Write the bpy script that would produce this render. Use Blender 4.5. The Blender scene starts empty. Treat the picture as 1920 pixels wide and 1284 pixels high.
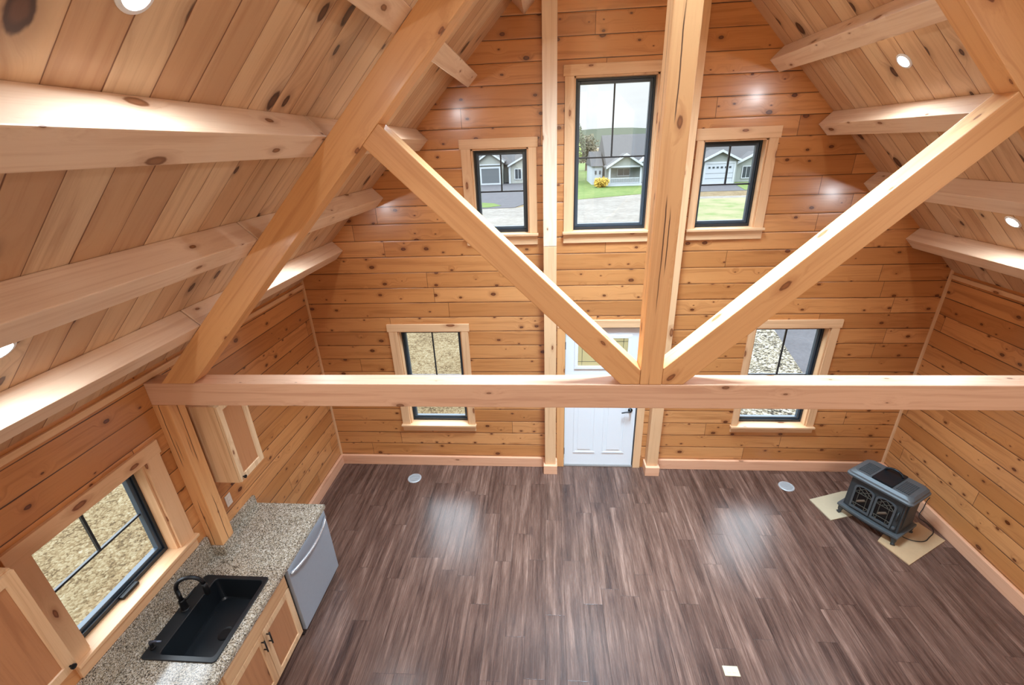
import bpy, bmesh, math, random
from mathutils import Vector, Matrix
random.seed(7)
SC = bpy.context.scene
COL = SC.collection
R = math.radians

# ---------------------------------------------------------------- camera
cam = bpy.data.cameras.new('camera'); cam.sensor_width = 36.0; cam.lens = 841.0 * 36 / 1920
cam.clip_start = 0.05; cam.clip_end = 2000
co = bpy.data.objects.new('camera', cam); COL.objects.link(co)
YAW, PITCH, ROLL = 0.0852, 0.4133, -0.0391
f = Vector((-math.sin(YAW) * math.cos(PITCH), math.cos(YAW) * math.cos(PITCH), -math.sin(PITCH)))
r = Vector((math.cos(YAW), math.sin(YAW), 0)); u = r.cross(f)
r2 = math.cos(ROLL) * r + math.sin(ROLL) * u
u2 = -math.sin(ROLL) * r + math.cos(ROLL) * u
m = Matrix((r2, u2, -f)).transposed().to_4x4(); m.translation = (-0.7315, -5.2113, 4.228)
co.matrix_world = m
SC.camera = co
# ---------------------------------------------------------------- view + exposure
SC.view_settings.view_transform = 'Standard'; SC.view_settings.look = 'None'
SC.view_settings.exposure = 0.0; SC.view_settings.gamma = 1.0
SC.view_settings.use_curve_mapping = False
SC.cycles.max_bounces = 8; SC.cycles.diffuse_bounces = 5; SC.cycles.glossy_bounces = 4
SC.cycles.transmission_bounces = 6; SC.cycles.transparent_max_bounces = 12
SC.cycles.sample_clamp_indirect = 6.0; SC.cycles.caustics_reflective = False; SC.cycles.caustics_refractive = False

def s2l(c):
    out = []
    for v in c[:3]:
        v = v / 255.0
        out.append(v / 12.92 if v <= 0.04045 else ((v + 0.055) / 1.055) ** 2.4)
    return (out[0], out[1], out[2], 1.0)

# ---------------------------------------------------------------- sky: bright overcast
W = bpy.data.worlds.new('overcast_sky'); SC.world = W; W.use_nodes = True
nt = W.node_tree; nt.nodes.clear()
def N(nt, typ, **kw):
    n = nt.nodes.new(typ)
    for k, v in kw.items():
        if k.startswith('i_'):
            key = k[2:]
            n.inputs[int(key) if key.isdigit() else key].default_value = v
        else: setattr(n, k, v)
    return n
tc = N(nt, 'ShaderNodeTexCoord'); sep = N(nt, 'ShaderNodeSeparateXYZ')
nt.links.new(tc.outputs['Generated'], sep.inputs[0])
rmp = N(nt, 'ShaderNodeValToRGB'); nt.links.new(sep.outputs[2], rmp.inputs[0])
el = rmp.color_ramp.elements
el[0].position = 0.0; el[0].color = (1.02, 1.07, 1.12, 1)
el[1].position = 0.9; el[1].color = (9.0, 9.8, 10.8, 1)
e = el.new(0.12); e.color = (1.08, 1.10, 1.12, 1)
e = el.new(0.2); e.color = (2.0, 2.1, 2.25, 1)
e = el.new(0.45); e.color = (8.5, 9.2, 10.0, 1)
mp = N(nt, 'ShaderNodeMapping'); mp.inputs['Scale'].default_value = (2.0, 2.0, 14.0)
nt.links.new(tc.outputs['Generated'], mp.inputs[0])
nz = N(nt, 'ShaderNodeTexNoise', i_Scale=1.6, i_Detail=5.0); nt.links.new(mp.outputs[0], nz.inputs['Vector'])
mr = N(nt, 'ShaderNodeMapRange'); mr.inputs[1].default_value = 0.3; mr.inputs[2].default_value = 0.7
mr.inputs[3].default_value = 0.9; mr.inputs[4].default_value = 1.06
nt.links.new(nz.outputs[0], mr.inputs[0])
vm = N(nt, 'ShaderNodeVectorMath', operation='SCALE')
nt.links.new(rmp.outputs[0], vm.inputs[0]); nt.links.new(mr.outputs[0], vm.inputs['Scale'])
bg = N(nt, 'ShaderNodeBackground'); bg.inputs[1].default_value = 1.0
nt.links.new(vm.outputs[0], bg.inputs[0])
ow = N(nt, 'ShaderNodeOutputWorld'); nt.links.new(bg.outputs[0], ow.inputs[0])

# ---------------------------------------------------------------- added fill lights: warm behind the viewer, cool from the ridge
def area(name, loc, direction, sx, sy, power, color):
    l = bpy.data.lights.new(name, 'AREA'); l.shape = 'RECTANGLE'; l.size = sx; l.size_y = sy
    l.energy = power; l.color = color
    o = bpy.data.objects.new(name, l); COL.objects.link(o); o.location = loc
    o.rotation_euler = Vector(direction).to_track_quat('-Z', 'Y').to_euler()
    return o
area('loft_warm_fill', (0.0, -8.05, 4.35), (0, 1, -0.12), 3.2, 2.2, 54, (1.0, 0.74, 0.46))  # added warm fill on the timber fronts, no lamp modelled there
area('rear_warm_fill', (0.0, -8.05, 1.4), (0, 1, 0.05), 5.0, 1.8, 22, (1.0, 0.84, 0.64))  # second added warm fill, low at the unseen back wall
area('ridge_cool_fill', (0.0, -1.95, 6.2), (0, 0, -1), 0.6, 1.6, 350, (0.56, 0.80, 1.0)).data.spread = R(88)  # added cool fill for upward faces; the ceiling has no skylight
DOWNLIGHT_W = 14.0
DOWNLIGHT_C = (0.86, 0.94, 1.0)

# ================================================================ helpers
class MB:
    def __init__(s): s.v = []; s.f = []
    def add(s, vs, fs):
        b = len(s.v); s.v += [tuple(v) for v in vs]; s.f += [tuple(i + b for i in q) for q in fs]; return s
    def box(s, x0, x1, y0, y1, z0, z1):
        vs = [(x, y, z) for z in (z0, z1) for y in (y0, y1) for x in (x0, x1)]
        return s.add(vs, [(0, 2, 3, 1), (4, 5, 7, 6), (0, 1, 5, 4), (2, 6, 7, 3), (0, 4, 6, 2), (1, 3, 7, 5)])
    def prism(s, poly, ax, a0, a1):
        # poly: 2-D points in the two other axes (cyclic order x,y,z without ax)
        n = len(poly)
        def P(p, a):
            return {0: (a, p[0], p[1]), 1: (p[0], a, p[1]), 2: (p[0], p[1], a)}[ax]
        vs = [P(p, a0) for p in poly] + [P(p, a1) for p in poly]
        fs = [tuple(range(n))[::-1], tuple(range(n, 2 * n))] + [(i, (i + 1) % n, n + (i + 1) % n, n + i) for i in range(n)]
        return s.add(vs, fs)
    def frame(s, x0, x1, z0, z1, w, y0, y1):   # picture frame in the xz plane
        s.box(x0, x1, y0, y1, z1 - w, z1); s.box(x0, x1, y0, y1, z0, z0 + w)
        s.box(x0, x0 + w, y0, y1, z0 + w, z1 - w); s.box(x1 - w, x1, y0, y1, z0 + w, z1 - w); return s
    def tube(s, pts, rad, n=10, cap=True):
        pts = [Vector(p) for p in pts]; rr = rad if isinstance(rad, (list, tuple)) else [rad] * len(pts)
        b = len(s.v); prev = None
        for i, p in enumerate(pts):
            t = (pts[min(i + 1, len(pts) - 1)] - pts[max(i - 1, 0)]).normalized()
            if prev is None:
                a = Vector((0, 0, 1)) if abs(t.z) < .9 else Vector((1, 0, 0)); e1 = t.cross(a).normalized()
            else:
                e1 = (prev - t * prev.dot(t)).normalized()
            prev = e1; e2 = t.cross(e1)
            for k in range(n):
                a = 2 * math.pi * k / n
                s.v.append(tuple(p + (e1 * math.cos(a) + e2 * math.sin(a)) * rr[i]))
        for i in range(len(pts) - 1):
            for k in range(n):
                s.f.append((b + i * n + k, b + i * n + (k + 1) % n, b + (i + 1) * n + (k + 1) % n, b + (i + 1) * n + k))
        if cap:
            s.f.append(tuple(b + k for k in range(n))[::-1]); s.f.append(tuple(b + (len(pts) - 1) * n + k for k in range(n)))
        return s
    def lathe(s, prof, c=(0, 0, 0), n=32, axis=(0, 0, 1), cap=True):
        q = Vector((0, 0, 1)).rotation_difference(Vector(axis)); b = len(s.v); c = Vector(c)
        for rad, z in prof:
            for k in range(n):
                a = 2 * math.pi * k / n
                s.v.append(tuple(c + q @ Vector((rad * math.cos(a), rad * math.sin(a), z))))
        for i in range(len(prof) - 1):
            for k in range(n):
                s.f.append((b + i * n + k, b + i * n + (k + 1) % n, b + (i + 1) * n + (k + 1) % n, b + (i + 1) * n + k))
        if cap: s.f.append(tuple(b + k for k in range(n))[::-1]); s.f.append(tuple(b + (len(prof) - 1) * n + k for k in range(n)))
        return s
    def xform(s, M): s.v = [tuple(M @ Vector(v)) for v in s.v]; return s
    def build(s, name, mat, parent=None, bevel=0.0, seg=2, matrix=None, smooth=False, norm=True):
        """verts are world coordinates unless the parent is rotated; `matrix` gives the object's own frame"""
        me = bpy.data.meshes.new(name)
        org = Vector((0, 0, 0)); p = parent
        while p is not None: org += p.location; p = p.parent
        inv = matrix.inverted() if matrix is not None else None
        vs = [Vector(v) for v in s.v]
        if inv is not None: vs = [inv @ v for v in vs]
        elif parent is not None and not is_local(parent): vs = [v - org for v in vs]
        me.from_pydata(vs, [], s.f); me.update()
        bm = bmesh.new(); bm.from_mesh(me)
        if norm: bmesh.ops.recalc_face_normals(bm, faces=bm.faces)
        if bevel > 0:
            es = [e for e in bm.edges if len(e.link_faces) == 2 and e.calc_face_angle(0) > 0.5]
            bmesh.ops.bevel(bm, geom=es, offset=bevel, segments=seg, affect='EDGES', profile=0.6, clamp_overlap=True)
        if smooth:
            for fc in bm.faces: fc.smooth = True
        bm.to_mesh(me); bm.free()
        if smooth: 
            for e in me.edges: pass
        o = bpy.data.objects.new(name, me); COL.objects.link(o)
        if mat: me.materials.append(mat)
        if parent is not None: o.parent = parent
        if matrix is not None: o.matrix_world = matrix
        return o

def is_local(p):
    while p is not None:
        if p.get('_local'): return True
        p = p.parent
    return False
def tag(o, label=None, cat=None, group=None, kind=None):
    if label: o['label'] = label
    if cat: o['category'] = cat
    if group: o['group'] = group
    if kind: o['kind'] = kind
    return o
def thing(name, loc, label=None, cat=None, group=None, kind=None, rz=0.0):
    o = bpy.data.objects.new(name, None); o.empty_display_size = 0.1; COL.objects.link(o)
    o.location = loc; o.rotation_euler = (0, 0, rz)
    return tag(o, label, cat, group, kind)
def local_thing(*a, **k):
    o = thing(*a, **k); o['_local'] = 1; return o

# ================================================================ materials
def newmat(name):
    mt = bpy.data.materials.new(name); mt.use_nodes = True
    nt = mt.node_tree; nt.nodes.clear()
    b = N(nt, 'ShaderNodeBsdfPrincipled'); o = N(nt, 'ShaderNodeOutputMaterial')
    nt.links.new(b.outputs[0], o.inputs[0])
    return mt, nt, b
def plain(name, rgb, rough=0.5, metal=0.0, noise=0.0, nscale=20.0, coat=0.0, bump=0.0, spec=0.5):
    mt, nt, b = newmat(name); c = s2l(rgb)
    b.inputs['Roughness'].default_value = rough; b.inputs['Metallic'].default_value = metal
    b.inputs['Coat Weight'].default_value = coat; b.inputs['Specular IOR Level'].default_value = spec
    if noise or bump:
        g = N(nt, 'ShaderNodeTexCoord'); nz = N(nt, 'ShaderNodeTexNoise', i_Scale=nscale, i_Detail=5.0)
        nt.links.new(g.outputs['Object'], nz.inputs['Vector'])
        mx = N(nt, 'ShaderNodeMix', data_type='RGBA'); 
        mx.inputs['A'].default_value = tuple(v * (1 - noise) for v in c[:3]) + (1,)
        mx.inputs['B'].default_value = tuple(min(1, v * (1 + noise)) for v in c[:3]) + (1,)
        nt.links.new(nz.outputs[0], mx.inputs['Factor']); nt.links.new(mx.outputs['Result'], b.inputs['Base Color'])
        if bump:
            bp = N(nt, 'ShaderNodeBump', i_Strength=bump, i_Distance=0.01); nt.links.new(nz.outputs[0], bp.inputs['Height'])
            nt.links.new(bp.outputs[0], b.inputs['Normal'])
    else: b.inputs['Base Color'].default_value = c
    return mt

class G:
    """tiny node-expression helper"""
    def __init__(s, nt): s.nt = nt
    def L(s, a, sock):
        if hasattr(a, 'is_output'): s.nt.links.new(a, sock)
        else: sock.default_value = a
    def m(s, op, a, b=0.0, c=0.0, clamp=False):
        n = N(s.nt, 'ShaderNodeMath', operation=op, use_clamp=clamp)
        s.L(a, n.inputs[0]); s.L(b, n.inputs[1])
        if len(n.inputs) > 2: s.L(c, n.inputs[2])
        return n.outputs[0]
    def ss(s, x, lo, hi, a=0.0, b=1.0):
        n = N(s.nt, 'ShaderNodeMapRange', interpolation_type='SMOOTHSTEP')
        s.L(x, n.inputs[0]); s.L(lo, n.inputs[1]); s.L(hi, n.inputs[2]); s.L(a, n.inputs[3]); s.L(b, n.inputs[4]); return n.outputs[0]
    def vec(s, x, y, z=0.0):
        n = N(s.nt, 'ShaderNodeCombineXYZ'); s.L(x, n.inputs[0]); s.L(y, n.inputs[1]); s.L(z, n.inputs[2]); return n.outputs[0]
    def white(s, x, y=None):
        if y is None:
            n = N(s.nt, 'ShaderNodeTexWhiteNoise', noise_dimensions='1D'); s.L(x, n.inputs['W'])
        else:
            n = N(s.nt, 'ShaderNodeTexWhiteNoise', noise_dimensions='2D'); s.L(s.vec(x, y), n.inputs['Vector'])
        return n.outputs['Value']
    def noise(s, v, scale=1.0, detail=4.0, rough=0.55, dist=0.0):
        n = N(s.nt, 'ShaderNodeTexNoise'); s.L(v, n.inputs['Vector']); n.inputs['Scale'].default_value = scale
        n.inputs['Detail'].default_value = detail; n.inputs['Roughness'].default_value = rough; n.inputs['Distortion'].default_value = dist
        return n.outputs[0]
    def mix(s, fac, a, b):
        n = N(s.nt, 'ShaderNodeMix', data_type='RGBA'); s.L(fac, n.inputs['Factor']); s.L(a, n.inputs['A']); s.L(b, n.inputs['B']); return n.outputs['Result']
    def ramp(s, x, stops):
        n = N(s.nt, 'ShaderNodeValToRGB'); s.L(x, n.inputs[0]); el = n.color_ramp.elements
        el[0].position, el[0].color = stops[0][0], s2l(stops[0][1]); el[1].position, el[1].color = stops[-1][0], s2l(stops[-1][1])
        for p, c in stops[1:-1]: e = el.new(p); e.color = s2l(c)
        return n.outputs[0]

_cache = {}
STY = dict(
    #          ramp of board colours, grain dark, knot colour, knot density etc
    logwall=dict(cols=[(0, (170, 110, 60)), (.5, (190, 128, 74)), (1, (208, 148, 94))], grain=(144, 84, 40), gk=.55, knot=(84, 40, 16), ring=(120, 62, 26),
                 ku=4.0, kv=6.5, kthr=.42, kr=(.03, .15), rough=.33, pw=.193, off=.162, blen=2.6, seam=(58, 25, 8), sw=.028, coat=.4),
    ceil=dict(cols=[(0, (174, 132, 100)), (.45, (206, 168, 130)), (.8, (220, 190, 154)), (1, (192, 164, 138))], grain=(160, 114, 82), gk=.5, knot=(62, 32, 20), ring=(110, 70, 48),
              ku=2.1, kv=3.8, kthr=.52, kr=(.05, .165), rough=.45, pw=.187, off=.03, blen=30., seam=(112, 66, 36), sw=.02, coat=.1),
    fir=dict(cols=[(0, (224, 196, 168)), (1, (234, 210, 186))], grain=(198, 158, 126), gk=.45, knot=(126, 84, 56), ring=(160, 112, 78),
             ku=2.4, kv=5.5, kthr=.5, kr=(.03, .13), rough=.5, coat=.05),
    firorange=dict(cols=[(0, (208, 152, 98)), (1, (220, 166, 112))], grain=(182, 120, 68), gk=.45, knot=(124, 72, 36), ring=(160, 96, 50),
                   ku=2.4, kv=5.5, kthr=.5, kr=(.03, .14), rough=.48, coat=.08),
    tie=dict(cols=[(0, (204, 158, 126)), (1, (214, 170, 138))], grain=(176, 124, 94), gk=.5, knot=(120, 80, 56), ring=(150, 104, 76),
             ku=2.6, kv=6, kthr=.5, kr=(.02, .09), rough=.5, coat=.05),
    trim=dict(cols=[(0, (208, 164, 122)), (1, (220, 178, 136))], grain=(186, 136, 94), gk=.45, knot=(120, 70, 40), ring=(160, 104, 66),
              ku=2.2, kv=6, kthr=.72, kr=(.06, .15), rough=.45, coat=.08),
    base=dict(cols=[(0, (214, 160, 126)), (1, (222, 172, 138))], grain=(190, 130, 96), gk=.45, knot=(130, 84, 58), ring=(170, 116, 84),
              ku=1.8, kv=5, kthr=.66, kr=(.05, .14), rough=.5, coat=.05),
    hickory=dict(cols=[(0, (184, 136, 92)), (.5, (212, 172, 130)), (1, (230, 202, 164))], grain=(166, 114, 72), gk=.55, knot=(116, 66, 38), ring=(150, 98, 60),
                 ku=2.0, kv=6, kthr=.8, kr=(.05, .12), rough=.38, coat=.15),
    heartwood=dict(cols=[(0, (160, 104, 66)), (1, (186, 132, 90))], grain=(138, 84, 50), gk=.5, knot=(100, 56, 32), ring=(130, 80, 48),
                 ku=1.5, kv=5, kthr=.7, kr=(.03, .1), rough=.38, coat=.15),
)
def wood(style, axis='x', across=None, coord='W', planks=False, extra=None):
    key = (style, axis, across, coord, planks, extra)
    if key in _cache: return _cache[key]
    S = STY[style]; mt, nt, bsdf = newmat('%s_%s' % (style, axis)); g = G(nt)
    if coord == 'W': v = N(nt, 'ShaderNodeNewGeometry').outputs['Position']
    else: v = N(nt, 'ShaderNodeTexCoord').outputs['Object']
    sp = N(nt, 'ShaderNodeSeparateXYZ'); nt.links.new(v, sp.inputs[0]); X = {'x': sp.outputs[0], 'y': sp.outputs[1], 'z': sp.outputs[2]}
    oi = N(nt, 'ShaderNodeObjectInfo'); rnd = oi.outputs['Random']
    U = X[axis]
    if planks:
        V = X[across]; w3 = [X[k] for k in 'xyz' if k not in (axis, across)][0]
        vi = g.m('DIVIDE', g.m('SUBTRACT', V, S['off']), S['pw']); idv = g.m('FLOOR', vi); fv = g.m('FRACT', vi)
        r1 = g.white(idv); uu = g.m('ADD', g.m('DIVIDE', U, S['blen']), g.m('MULTIPLY', r1, 7.31))
        jd = g.m('FLOOR', uu); fu = g.m('FRACT', uu); rb = g.white(idv, jd)
        rb2 = g.white(g.m('ADD', idv, 37.7), g.m('ADD', jd, 11.3))
    else:
        ot = [k for k in 'xyz' if k != axis]; V = g.m('ADD', X[ot[0]], X[ot[1]]); w3 = g.m('SUBTRACT', X[ot[0]], X[ot[1]])
        rb = rnd; rb2 = g.white(g.m('MULTIPLY', rnd, 91.7))
    # knots
    kv = g.vec(g.m('ADD', g.m('MULTIPLY', U, S['ku']), g.m('MULTIPLY', rb, 53.0)),
               g.m('ADD', g.m('MULTIPLY', V, S['kv']), g.m('MULTIPLY', rb2, 31.0)))
    vo = N(nt, 'ShaderNodeTexVoronoi', voronoi_dimensions='2D', feature='F1'); nt.links.new(kv, vo.inputs['Vector']); vo.inputs['Scale'].default_value = 1.0
    vo.inputs['Randomness'].default_value = .9
    cs = N(nt, 'ShaderNodeSeparateColor'); nt.links.new(vo.outputs['Color'], cs.inputs[0])
    wob = g.m('MULTIPLY', g.m('SUBTRACT', g.noise(kv, 9.0, 2.0), .5), .05)
    d = g.m('ADD', vo.outputs['Distance'], wob)
    pres = g.m('GREATER_THAN', cs.outputs[0], S['kthr'])
    rad = g.m('ADD', g.m('MULTIPLY', g.m('POWER', cs.outputs[1], 2.0), S['kr'][1] - S['kr'][0]), S['kr'][0])
    kmask = g.m('MULTIPLY', g.ss(d, rad, g.m('MULTIPLY', rad, .72)), pres)
    halo = g.m('MULTIPLY', g.ss(d, g.m('MULTIPLY', rad, 2.6), g.m('MULTIPLY', rad, .6)), pres)
    core = g.m('MULTIPLY', g.ss(d, g.m('MULTIPLY', rad, .62), g.m('MULTIPLY', rad, .3)), pres)
    # grain, bending round the knots
    bend = g.m('MULTIPLY', g.ss(d, .42, .0), g.m('MULTIPLY', pres, 1.1))
    gv = g.vec(g.m('ADD', g.m('MULTIPLY', U, .9), g.m('MULTIPLY', rb, 47.0)), g.m('ADD', g.m('MULTIPLY', V, 16.0), bend), g.m('MULTIPLY', w3, 16.0))
    gr = g.noise(gv, 1.0, 5.0, .6, .7)
    gv2 = g.vec(g.m('MULTIPLY', U, 3.0), g.m('ADD', g.m('MULTIPLY', V, 90.0), g.m('MULTIPLY', bend, 6.0)), g.m('MULTIPLY', w3, 90.0))
    gr2 = g.noise(gv2, 1.0, 3.0, .6)
    bl = g.noise(g.vec(g.m('ADD', g.m('MULTIPLY', U, .8), g.m('MULTIPLY', rb2, 19.)), g.m('MULTIPLY', V, 3.0), g.m('MULTIPLY', w3, 3.0)), 1.0, 3.0)
    base = g.ramp(g.m('ADD', g.m('MULTIPLY', rb, .75), g.m('MULTIPLY', bl, .25)), S['cols'])
    gf = g.m('MULTIPLY', g.m('ADD', g.ss(gr, .45, .72), g.m('MULTIPLY', g.ss(gr2, .5, .75), .35)), S['gk'], clamp=True)
    colr = g.mix(gf, base, s2l(S['grain']))
    colr = g.mix(g.m('MULTIPLY', halo, .45), colr, s2l(S['ring']))
    colr = g.mix(kmask, colr, s2l(S['knot'])); colr = g.mix(g.m('MULTIPLY', core, .55), colr, s2l(S['ring']))
    hgt = g.m('MULTIPLY', gr2, .05)
    if planks:
        wv = g.m('MULTIPLY', g.m('SUBTRACT', g.noise(g.vec(g.m('MULTIPLY', U, 2.2), g.m('MULTIPLY', idv, 7.7)), 1.0, 3.0), .5), .05)
        fvw = g.m('ADD', fv, wv)
        e1 = g.ss(fvw, S['sw'], S['sw'] * .25); e2 = g.ss(fvw, 1 - S['sw'], 1 - S['sw'] * .25)
        sm = g.m('MAXIMUM', e1, e2)
        sm = g.m('MULTIPLY', sm, g.ss(g.noise(g.vec(g.m('MULTIPLY', U, 1.3), g.m('MULTIPLY', idv, 3.3)), 1.0, 2.0), .3, .5, .6, 1.0))
        bw = .004 / S['blen']; bt = g.m('MAXIMUM', g.ss(fu, bw, bw * .3), g.ss(fu, 1 - bw, 1 - bw * .3)); 
        smk = g.m('MAXIMUM', sm, g.m('MULTIPLY', bt, .8)); colr = g.mix(smk, colr, s2l(S['seam']))
        # slightly rounded faces of the boards
        prof = g.m('MAXIMUM', g.ss(fvw, .09, 0.0), g.ss(fvw, .91, 1.0))
        hgt = g.m('SUBTRACT', hgt, g.m('ADD', g.m('MULTIPLY', prof, .6), g.m('MULTIPLY', smk, .5)))
    if extra == 'check':   # long drying checks down a boxed-heart timber
        ck = g.m('ADD', V, g.m('MULTIPLY', g.m('SUBTRACT', g.noise(g.vec(g.m('MULTIPLY', U, 2.0), 3.0), 1.0, 3.0), .5), .03))
        c1 = g.ss(g.m('ABSOLUTE', g.m('SUBTRACT', g.m('ABSOLUTE', ck), .062)), .0045, .001); c1 = g.m('MULTIPLY', c1, g.ss(g.noise(g.vec(g.m('MULTIPLY', U, 1.1), 9.0), 1.0, 1.0), .46, .52))
        c2 = g.ss(g.m('ABSOLUTE', g.m('SUBTRACT', g.m('ABSOLUTE', ck), .088)), .004, .001); c2 = g.m('MULTIPLY', c2, g.ss(g.noise(g.vec(g.m('MULTIPLY', U, 1.1), 5.0), 1.0, 1.0), .5, .55))
        cc = g.m('MAXIMUM', c1, c2); colr = g.mix(cc, colr, s2l((74, 40, 20))); hgt = g.m('SUBTRACT', hgt, cc)
    nt.links.new(colr, bsdf.inputs['Base Color'])
    rg = g.m('ADD', g.m('MULTIPLY', gr, .16), S['rough'] - .08); nt.links.new(rg, bsdf.inputs['Roughness'])
    bsdf.inputs['Coat Weight'].default_value = S['coat']; bsdf.inputs['Coat Roughness'].default_value = .2
    bp = N(nt, 'ShaderNodeBump', i_Strength=.55, i_Distance=.006); nt.links.new(hgt, bp.inputs['Height']); nt.links.new(bp.outputs[0], bsdf.inputs['Normal'])
    _cache[key] = mt; return mt

def floor_mat():
    mt, nt, b = newmat('dark_laminate'); g = G(nt)
    v = N(nt, 'ShaderNodeNewGeometry').outputs['Position']; sp = N(nt, 'ShaderNodeSeparateXYZ'); nt.links.new(v, sp.inputs[0])
    x, y = sp.outputs[0], sp.outputs[1]
    vi = g.m('DIVIDE', x, .19); idv = g.m('FLOOR', vi); fv = g.m('FRACT', vi)
    uu = g.m('ADD', g.m('DIVIDE', y, 1.22), g.m('MULTIPLY', g.white(idv), 9.7)); jd = g.m('FLOOR', uu); fu = g.m('FRACT', uu)
    rb = g.white(idv, jd); rb2 = g.white(g.m('ADD', idv, 17.), g.m('ADD', jd, 5.))
    # strips inside a board
    si = g.m('ADD', g.m('MULTIPLY', fv, 3.0), g.m('MULTIPLY', g.m('SUBTRACT', g.noise(g.vec(g.m('MULTIPLY', y, .8), g.m('MULTIPLY', rb, 77.)), 1., 2.), .5), 1.2))
    rs = g.white(g.m('ADD', g.m('FLOOR', si), g.m('MULTIPLY', g.m('FLOOR', g.m('MULTIPLY', rb, 50.)), 3.1)))
    st = g.noise(g.vec(g.m('ADD', g.m('MULTIPLY', y, 1.3), g.m('MULTIPLY', rb, 61.)), g.m('MULTIPLY', x, 17.)), 1., 5., .62, .5)
    st2 = g.noise(g.vec(g.m('ADD', g.m('MULTIPLY', y, 4.), g.m('MULTIPLY', rb2, 23.)), g.m('MULTIPLY', x, 110.)), 1., 4., .6)
    bl = g.noise(g.vec(g.m('ADD', g.m('MULTIPLY', y, 1.6), g.m('MULTIPLY', rb2, 41.)), g.m('MULTIPLY', x, 7.)), 1., 3., .6)
    t = g.m('ADD', g.m('ADD', g.m('MULTIPLY', st, .75), g.m('MULTIPLY', st2, .30)), g.m('ADD', g.m('MULTIPLY', rs, .09), g.m('MULTIPLY', rb, .09)))
    t = g.m('SUBTRACT', t, .125)
    c = g.ramp(t, [(.24, (38, 25, 21)), (.40, (72, 50, 42)), (.55, (98, 72, 61)), (.72, (136, 106, 92))])
    dk = g.m('MULTIPLY', g.ss(bl, .62, .78), .6); c = g.mix(dk, c, s2l((44, 30, 30)))
    sm = g.m('MAXIMUM', g.ss(fv, .012, .004), g.m('MAXIMUM', g.ss(fv, .988, .996), g.m('MAXIMUM', g.ss(fu, .002, .0007), g.ss(fu, .998, .9993))))
    c = g.mix(g.m('MULTIPLY', sm, .75), c, s2l((30, 18, 15)))
    nt.links.new(c, b.inputs['Base Color'])
    rg = g.m('ADD', g.m('MULTIPLY', st2, .14), .20); nt.links.new(rg, b.inputs['Roughness']); b.inputs['Specular IOR Level'].default_value = .5
    bp = N(nt, 'ShaderNodeBump', i_Strength=.25, i_Distance=.002)
    nt.links.new(g.m('SUBTRACT', g.m('MULTIPLY', st2, .6), g.m('MULTIPLY', sm, .8)), bp.inputs['Height']); nt.links.new(bp.outputs[0], b.inputs['Normal'])
    return mt

def granite_mat():
    mt, nt, b = newmat('granite'); g = G(nt)
    v = N(nt, 'ShaderNodeNewGeometry').outputs['Position']
    a = N(nt, 'ShaderNodeTexVoronoi', i_Scale=190.0); nt.links.new(v, a.inputs['Vector']); cs = N(nt, 'ShaderNodeSeparateColor'); nt.links.new(a.outputs['Color'], cs.inputs[0])
    n1 = g.noise(v, 60., 4., .6); n2 = g.noise(v, 14., 3.)
    t = g.m('ADD', g.m('MULTIPLY', cs.outputs[0], .6), g.m('ADD', g.m('MULTIPLY', n1, .55), g.m('MULTIPLY', n2, .2)))
    c = g.ramp(g.m('SUBTRACT', t, .2), [(.12, (40, 35, 32)), (.28, (82, 74, 64)), (.38, (130, 114, 94)), (.5, (158, 143, 121)), (.62, (178, 166, 147)), (.8, (206, 198, 186))])
    nt.links.new(c, b.inputs['Base Color']); b.inputs['Roughness'].default_value = .12; b.inputs['Specular IOR Level'].default_value = .55
    return mt

GK = 0.235      # bare-earth reflectances under a bright sky
def ground_mat(name, cols, scale, bump=.6, coarse=0.0, k=None, cw=.6):
    mt, nt, b = newmat(name); g = G(nt); v = N(nt, 'ShaderNodeNewGeometry').outputs['Position']
    t = g.m('ADD', g.m('MULTIPLY', g.noise(v, scale, 6., .65), .6), g.m('MULTIPLY', g.noise(v, scale * .12, 4., .6), .4))
    if coarse:
        vo = N(nt, 'ShaderNodeTexVoronoi', i_Scale=coarse); nt.links.new(v, vo.inputs['Vector']); cs = N(nt, 'ShaderNodeSeparateColor'); nt.links.new(vo.outputs['Color'], cs.inputs[0])
        t = g.m('ADD', g.m('MULTIPLY', t, 1.05 - cw), g.m('SUBTRACT', g.m('MULTIPLY', cs.outputs[0], cw), g.m('MULTIPLY', g.ss(vo.outputs['Distance'], .3, .7), cw * .36)))
    hs = N(nt, 'ShaderNodeHueSaturation', i_Value=k or GK); nt.links.new(g.ramp(t, cols), hs.inputs['Color']); nt.links.new(hs.outputs[0], b.inputs['Base Color']); b.inputs['Roughness'].default_value = .95; b.inputs['Specular IOR Level'].default_value = .1
    bp = N(nt, 'ShaderNodeBump', i_Strength=bump, i_Distance=.03); nt.links.new(t, bp.inputs['Height']); nt.links.new(bp.outputs[0], b.inputs['Normal'])
    return mt

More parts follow.
